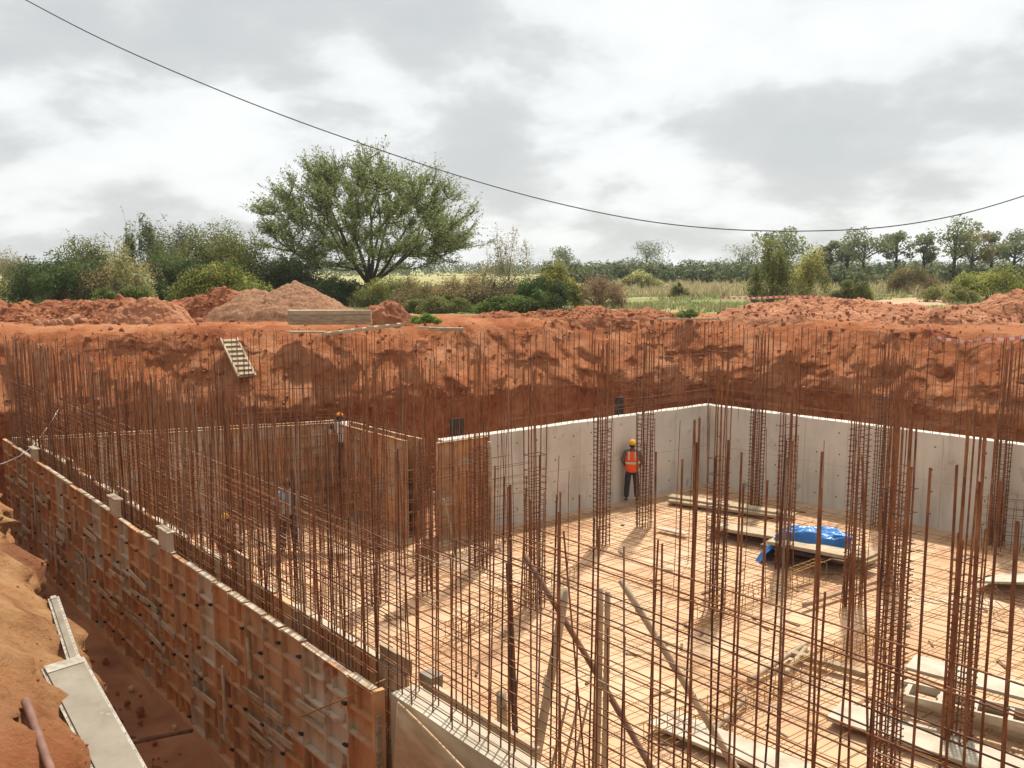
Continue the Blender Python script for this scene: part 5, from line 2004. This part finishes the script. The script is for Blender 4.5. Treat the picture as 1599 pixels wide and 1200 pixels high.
def person(loc, rz, label, J, shirt, trousers, vest=False, helmet=None, sleeves=.75):
    root = empty('person', loc, label, 'person', rz=rz)
    pel, sp1, ch, nk, hd = (Vector(J[k]) for k in ('pelvis', 'spine', 'chest', 'neck', 'head'))
    body = [[v_(pel, .085), v_(sp1, .085), v_(ch, .1), v_(nk, .055), v_(nk.lerp(hd, .6), .052)]]
    shirtc = [[v_(pel + Vector((0, 0, -.1)), (.175, .135)), v_(pel + Vector((0, 0, .03)), (.17, .13)), v_(sp1, (.165, .12)), v_(ch, (.185, .125)), v_(ch.lerp(nk, .75), (.09, .075))]]
    trc = [[v_(pel + Vector((0, 0, .1)), (.15, .115)), v_(pel + Vector((0, 0, .02)), (.155, .115)), v_(pel + Vector((0, 0, -.06)), (.16, .12))]]
    root_p = pel + Vector((0, 0, -.06))
    for s_, nm in ((-1, 'l'), (1, 'r')):
        sh_, el, wr = (Vector(J[k + nm]) for k in ('sho_', 'elb_', 'wri_'))
        hip, kn, an = (Vector(J[k + nm]) for k in ('hip_', 'kne_', 'ank_'))
        body.append([v_(ch, .1), v_(sh_, .05), v_(sh_.lerp(el, .5), .046), v_(el, .042), v_(el.lerp(wr, .35), .042), v_(wr, .028), v_(wr + (wr - el).normalized() * .05, (.038, .022)), v_(wr + (wr - el).normalized() * .09, (.04, .02))])
        body.append([v_(pel, .085), v_(hip, .075), v_(kn, .055), v_(kn.lerp(an, .35), .055), v_(an, .038)])
        d = (wr - el).normalized()
        e_ = el.lerp(wr, max(0, sleeves * 2 - 1)) if sleeves > .5 else sh_.lerp(el, sleeves * 2)
        cs = [v_(ch, (.185, .125)), v_(sh_, .08), v_(sh_.lerp(el, .5), .067)]
        if sleeves > .5:
            cs += [v_(el, .058), v_(e_, .05)]
        else:
            cs += [v_(e_, .064)]
        shirtc.append(cs)
        trc.append([v_(root_p, (.16, .12)), v_(hip + Vector((0, 0, -.03)), .1), v_(hip.lerp(kn, .5), .096), v_(kn, .084), v_(kn.lerp(an, .4), .083), v_(an + (kn - an).normalized() * .0, .078)])
        # fingers
        pal = wr + d * .085
        side = d.cross(Vector((0, 0, 1)))
        side = side.normalized() if side.length > .1 else Vector((0, 1, 0))
        curl = Vector((0, 1, 0)) - d * d.y
        curl = curl.normalized() if curl.length > .1 else Vector((1, 0, 0))
        side = d.cross(curl).normalized()
        for k, (o_, L_) in enumerate(((-.028, .068), (-.009, .078), (.01, .073), (.028, .058))):
            a_ = pal + side * o_
            body.append([v_(a_, .0095), v_(a_ + d * L_ * .45 + curl * .006, .009), v_(a_ + d * L_ * .75 + curl * .024, .0085), v_(a_ + d * L_ * .9 + curl * .045, .0075)])
        a_ = wr + d * .04 - side * .028
        body.append([v_(a_, .011), v_(a_ - side * .026 + d * .03 + curl * .012, .0105), v_(a_ - side * .03 + d * .06 + curl * .024, .009)])
        # shoe
        fwd = Vector(J.get('toe_' + nm, (0, 1, 0)))
        sm2 = skin_mesh([[v_(an + Vector((0, 0, -.02)), .048), v_(an + Vector((0, 0, -.045)) - fwd * .04, .06), v_(an + fwd * .07 + Vector((0, 0, -.055)), (.056, .045)), v_(an + fwd * .16 + Vector((0, 0, -.07)), (.045, .03)), v_(an + fwd * .19 + Vector((0, 0, -.072)), (.03, .024))]])
        sm2.materials.clear()
        place('shoe', sm2, root, mat=M['shoe'])
    hq = Vector(J.get('look', (0, 1, 0))).to_track_quat('Y', 'Z').to_matrix().to_4x4()
    bmz = join([(skin_mesh(body, 1), Matrix.Identity(4)), (head_mesh(), Matrix.Translation(hd) @ hq)])
    bmz.materials.clear()
    b_o = place('body', bmz, root, mat=M['skin'])
    HM = Matrix.Translation(hd) @ hq
    for s_ in (-1, 1):
        eb = MB()
        eb.tube([HM @ Vector((s_ * .03, .08, .008)), HM @ Vector((s_ * .03, .092, .008))], .011, 8)
        eb.build('eye', M['eye'], b_o)
    mbm = MB().box(HM @ Vector((0, .092, -.058)), (.045, .01, .008), rot=hq.to_3x3())
    mbm.build('mouth', M['vest'] if False else M['shirt_brown'], b_o)
    s_m = skin_mesh(shirtc, 1)
    s_m.materials.clear()
    place('shirt', s_m, root, mat=M[shirt])
    t_m = skin_mesh(trc, 1)
    t_m.materials.clear()
    place('trousers', t_m, root, mat=M[trousers])
    if vest:
        vb = skin_mesh([[v_(pel + Vector((0, 0, -.14)), (.215, .165)), v_(pel + Vector((0, 0, .05)), (.205, .16)), v_(sp1, (.205, .155)), v_(ch, (.225, .16)), v_(ch + Vector((0, 0, .07)), (.2, .14)), v_(ch.lerp(nk, .8), (.11, .095))]], 2)
        vb.materials.clear()
        vo = place('vest', vb, root, mat=M['vest'])
        bt = MB()
        for zz, rx_, ry_ in ((sp1.z - .02, .205, .158),):
            ring = []
            for k in range(33):
                a_ = 2 * math.pi * k / 32
                c2_, s2_ = math.cos(a_), math.sin(a_)
                q_ = (abs(c2_) ** 3 + abs(s2_) ** 3) ** (-1 / 3)
                ring.append((sp1.x + c2_ * rx_ * .93 * q_, sp1.y + s2_ * ry_ * .93 * q_))
            vs_, fs_ = [], []
            for (x, y) in ring:
                vs_ += [(x, y, zz - .03), (x, y, zz + .03)]
            for k in range(32):
                fs_.append((2 * k, 2 * k + 2, 2 * k + 3, 2 * k + 1))
            bt.add(vs_, fs_)
        for s_ in (-1, 1):
            bt.box((ch.x + s_ * .09, ch.y - .142, ch.z - .02), (.045, .02, .24))
            bt.box((ch.x + s_ * .09, ch.y + .142, ch.z - .02), (.045, .02, .24))
        bt.build('reflective_band', M['stripe'], vo)
    if helmet:
        hb_ = bmesh.new()
        bmesh.ops.create_uvsphere(hb_, u_segments=20, v_segments=12, radius=1)
        bmesh.ops.delete(hb_, geom=[v for v in hb_.verts if v.co.z < -.12], context='VERTS')
        for v in hb_.verts:
            v.co = Vector((v.co.x * .104, v.co.y * .124, v.co.z * .112))
        me_ = bpy.data.meshes.new('helmet')
        hb_.to_mesh(me_)
        hb_.free()
        me_.polygons.foreach_set('use_smooth', [True] * len(me_.polygons))
        ho = place('helmet', me_, root, mat=M[helmet])
        ho.matrix_local = HM @ Matrix.Translation((0, 0, .045))
        br = MB()
        vs_, fs_ = [], []
        for k in range(28):
            a_ = 2 * math.pi * k / 28
            e_ = 1.16 + (.14 if math.sin(a_) > .3 else 0)
            vs_ += [(math.cos(a_) * .1, math.sin(a_) * .12, -.012), (math.cos(a_) * .1 * 1.14, math.sin(a_) * .12 * e_, -.02), (math.cos(a_) * .1 * 1.14, math.sin(a_) * .12 * e_, -.028)]
        for k in range(28):
            j = (k + 1) % 28
            fs_ += [(3 * k, 3 * k + 1, 3 * j + 1, 3 * j), (3 * k + 1, 3 * k + 2, 3 * j + 2, 3 * j + 1)]
        br.add(vs_, fs_)
        br.build('brim', M[helmet], ho, smooth=True)
        rd = MB().tube([(0, math.sin(a2) * .126, math.cos(a2) * .113) for a2 in [x * .2 - 1.2 for x in range(13)]], .012, 5)
        rd.build('ridge', M[helmet], ho, smooth=True)
    hb_ = bmesh.new()
    bmesh.ops.create_uvsphere(hb_, u_segments=18, v_segments=12, radius=1)
    bmesh.ops.delete(hb_, geom=[v for v in hb_.verts if (v.co.y > .35 and v.co.z < .45) or v.co.z < -.5], context='VERTS')
    for v in hb_.verts:
        k = 1 + .05 * noise.noise(v.co * 5)
        v.co = Vector((v.co.x * .082 * k, v.co.y * .102 * k, v.co.z * .124 * k))
    me_ = bpy.data.meshes.new('hair')
    hb_.to_mesh(me_)
    hb_.free()
    ho = place('hair', me_, root, mat=M['hair'])
    ho.matrix_local = HM
    return root


def pose_stand(arms):
    J = dict(pelvis=(0, 0, .93), spine=(0, 0, 1.12), chest=(0, .01, 1.33), neck=(0, .0, 1.46), head=(0, .03, 1.585))
    for s_, nm in ((-1, 'l'), (1, 'r')):
        J['sho_' + nm] = (s_ * .185, 0, 1.38)
        J['hip_' + nm] = (s_ * .1, 0, .88)
        J['kne_' + nm] = (s_ * .125, .02, .48)
        J['ank_' + nm] = (s_ * .15, -.02, .09)
        J['elb_' + nm], J['wri_' + nm] = arms[nm]
    return J


J = pose_stand({'l': ((-.26, .02, 1.12), (-.2, .2, .98)), 'r': ((.27, .0, 1.12), (.22, .18, .97))})
pw = pix(986, 786, Z_FLOOR)
person((pw.x, pw.y, Z_FLOOR + .06), -.15, 'person in orange vest and yellow helmet standing with back turned', J, 'shirt_grey', 'navy', vest=True, helmet='helmet', sleeves=.55)
J = pose_stand({'l': ((-.27, .05, 1.13), (-.24, .28, 1.12)), 'r': ((.27, .08, 1.14), (.18, .32, 1.2))})
J['look'] = (.1, 1, -.25)
pw = pix(452, 866, Z_FLOOR)
person((pw.x, pw.y, Z_FLOOR + .06), .5, 'bareheaded person in light blue shirt standing among the bars', J, 'shirt_blue', 'navy', sleeves=.7)
# worker in white bending over the forms on a small platform
PLZ = -3.75
pw = pix(536, 742, PLZ)
J = pose_stand({'l': ((-.28, .3, 1.1), (-.24, .5, 1.0)), 'r': ((.28, .3, 1.12), (.22, .52, 1.05))})
J.update(spine=(0, .06, 1.1), chest=(0, .17, 1.28), neck=(0, .26, 1.38), head=(0, .34, 1.47), look=(0, 1, -.5), sho_l=(-.185, .18, 1.32), sho_r=(.185, .18, 1.32))
person((pw.x, pw.y, PLZ + .005), .35, 'person in white shirt and orange helmet bending over the return wall forms', J, 'shirt_white', 'navy', helmet='helmet_orange', sleeves=.8)
po = empty('work_platform', (pw.x, pw.y, Z_FLOOR), 'rough plank platform carrying the worker in white', 'platform', rz=.35)
for j in range(3):
    MB().box((0, -.22 + j * .22, PLZ - Z_FLOOR - .03), (1.6, .2, .045), jit=.006).build('plank', M['timber_dark'], po)
for sx in (-1, 1):
    MB().box((sx * .65, 0, PLZ - Z_FLOOR - .1), (.07, .7, .09), jit=.004).build('bearer', M['timber_dark'], po)
    for sy in (-1, 1):
        MB().box((sx * .65, sy * .28, (PLZ - Z_FLOOR - .15) / 2), (.07, .07, PLZ - Z_FLOOR - .15), jit=.004).build('leg', M['timber'], po)
# crouching worker behind the bars
J = dict(pelvis=(0, -.12, .32), spine=(0, -.02, .48), chest=(0, .12, .64), neck=(0, .19, .75), head=(0, .25, .85), look=(0, 1, -.4))
for s_, nm in ((-1, 'l'), (1, 'r')):
    J['sho_' + nm] = (s_ * .18, .13, .68)
    J['elb_' + nm] = (s_ * .25, .32, .5)
    J['wri_' + nm] = (s_ * .14, .5, .38)
    J['hip_' + nm] = (s_ * .1, -.08, .28)
    J['kne_' + nm] = (s_ * .2, .28, .46)
    J['ank_' + nm] = (s_ * .18, -.0, .09)
pw = pix(364, 878, Z_FLOOR)
person((pw.x, pw.y, Z_FLOOR + .06), .8, 'crouching person in brown with a yellow helmet among the bars', J, 'shirt_brown', 'navy', helmet='helmet', sleeves=.7)

# dark form offcuts standing behind the cast wall top
for (px, py, w_, h_, lab) in ((725, 678, .42, .34, 'dark sheet piece standing behind the start of the cast wall'), (980, 646, .32, .42, 'dark board piece standing behind the wall above the orange worker')):
    p = pix(px, py, Z_TOP)
    o = empty('form_offcut', (p.x - nA.x * .35, p.y - nA.y * .35, Z_TOP - .5), lab, 'board', rz=AA)
    MB().box((0, 0, (h_ + .5) / 2), (w_, .03, h_ + .5), jit=.006).build('board', M['black'], o)
    MB().box((w_ * .3, .03, (h_ + .5) / 2), (.05, .03, h_ + .4), jit=.004).build('cleat', M['timber_dark'], o)

# ------------------------------------------------------------------ the air
hm_ = bpy.data.materials.new('haze_air')
hm_.use_nodes = True
ht = hm_.node_tree
for n_ in list(ht.nodes):
    ht.nodes.remove(n_)
ho_ = nd(ht, 'ShaderNodeOutputMaterial')
hv = nd(ht, 'ShaderNodeVolumePrincipled')
hv.inputs['Color'].default_value = (0.9, 0.95, 1.0, 1)
hv.inputs['Density'].default_value = 0.00035
hv.inputs['Anisotropy'].default_value = 0.3
ht.links.new(hv.outputs[0], ho_.inputs['Volume'])
hz_o = MB().box((0, 0, 3.0), (7200, 7200, 24.0)).build('haze', hm_)
tag(hz_o, 'thin pale haze filling the air over the whole site', 'haze', kind='stuff')

# chips and offcuts littering the pit floor
V_ = []
for _ in range(170):
    while True:
        p = V2(random.uniform(-9, 15), random.uniform(7, 26))
        if inside(p, MATP):
            break
    a = random.uniform(0, 6.28)
    L_, w_ = random.uniform(.03, .22), random.uniform(.012, .035)
    u0, u1 = V2(math.cos(a), math.sin(a)) * L_, V2(-math.sin(a), math.cos(a)) * w_
    z0, z1 = Z_FLOOR + .004, Z_FLOOR + random.uniform(.015, .03)
    q = [p - u0 - u1, p + u0 - u1, p + u0 + u1, p - u0 + u1]
    V_ += [(c.x, c.y, z1) for c in q]
    for k in range(4):
        c0, c1_ = q[k], q[(k + 1) % 4]
        V_ += [(c0.x, c0.y, z0), (c1_.x, c1_.y, z0), (c1_.x, c1_.y, z1), (c0.x, c0.y, z1)]
tag(place('floor_litter', np_mesh('floor_litter', V_, 4, M['timber_dark'])), 'wood chips and scraps littering the pale pit floor', 'litter', kind='stuff')
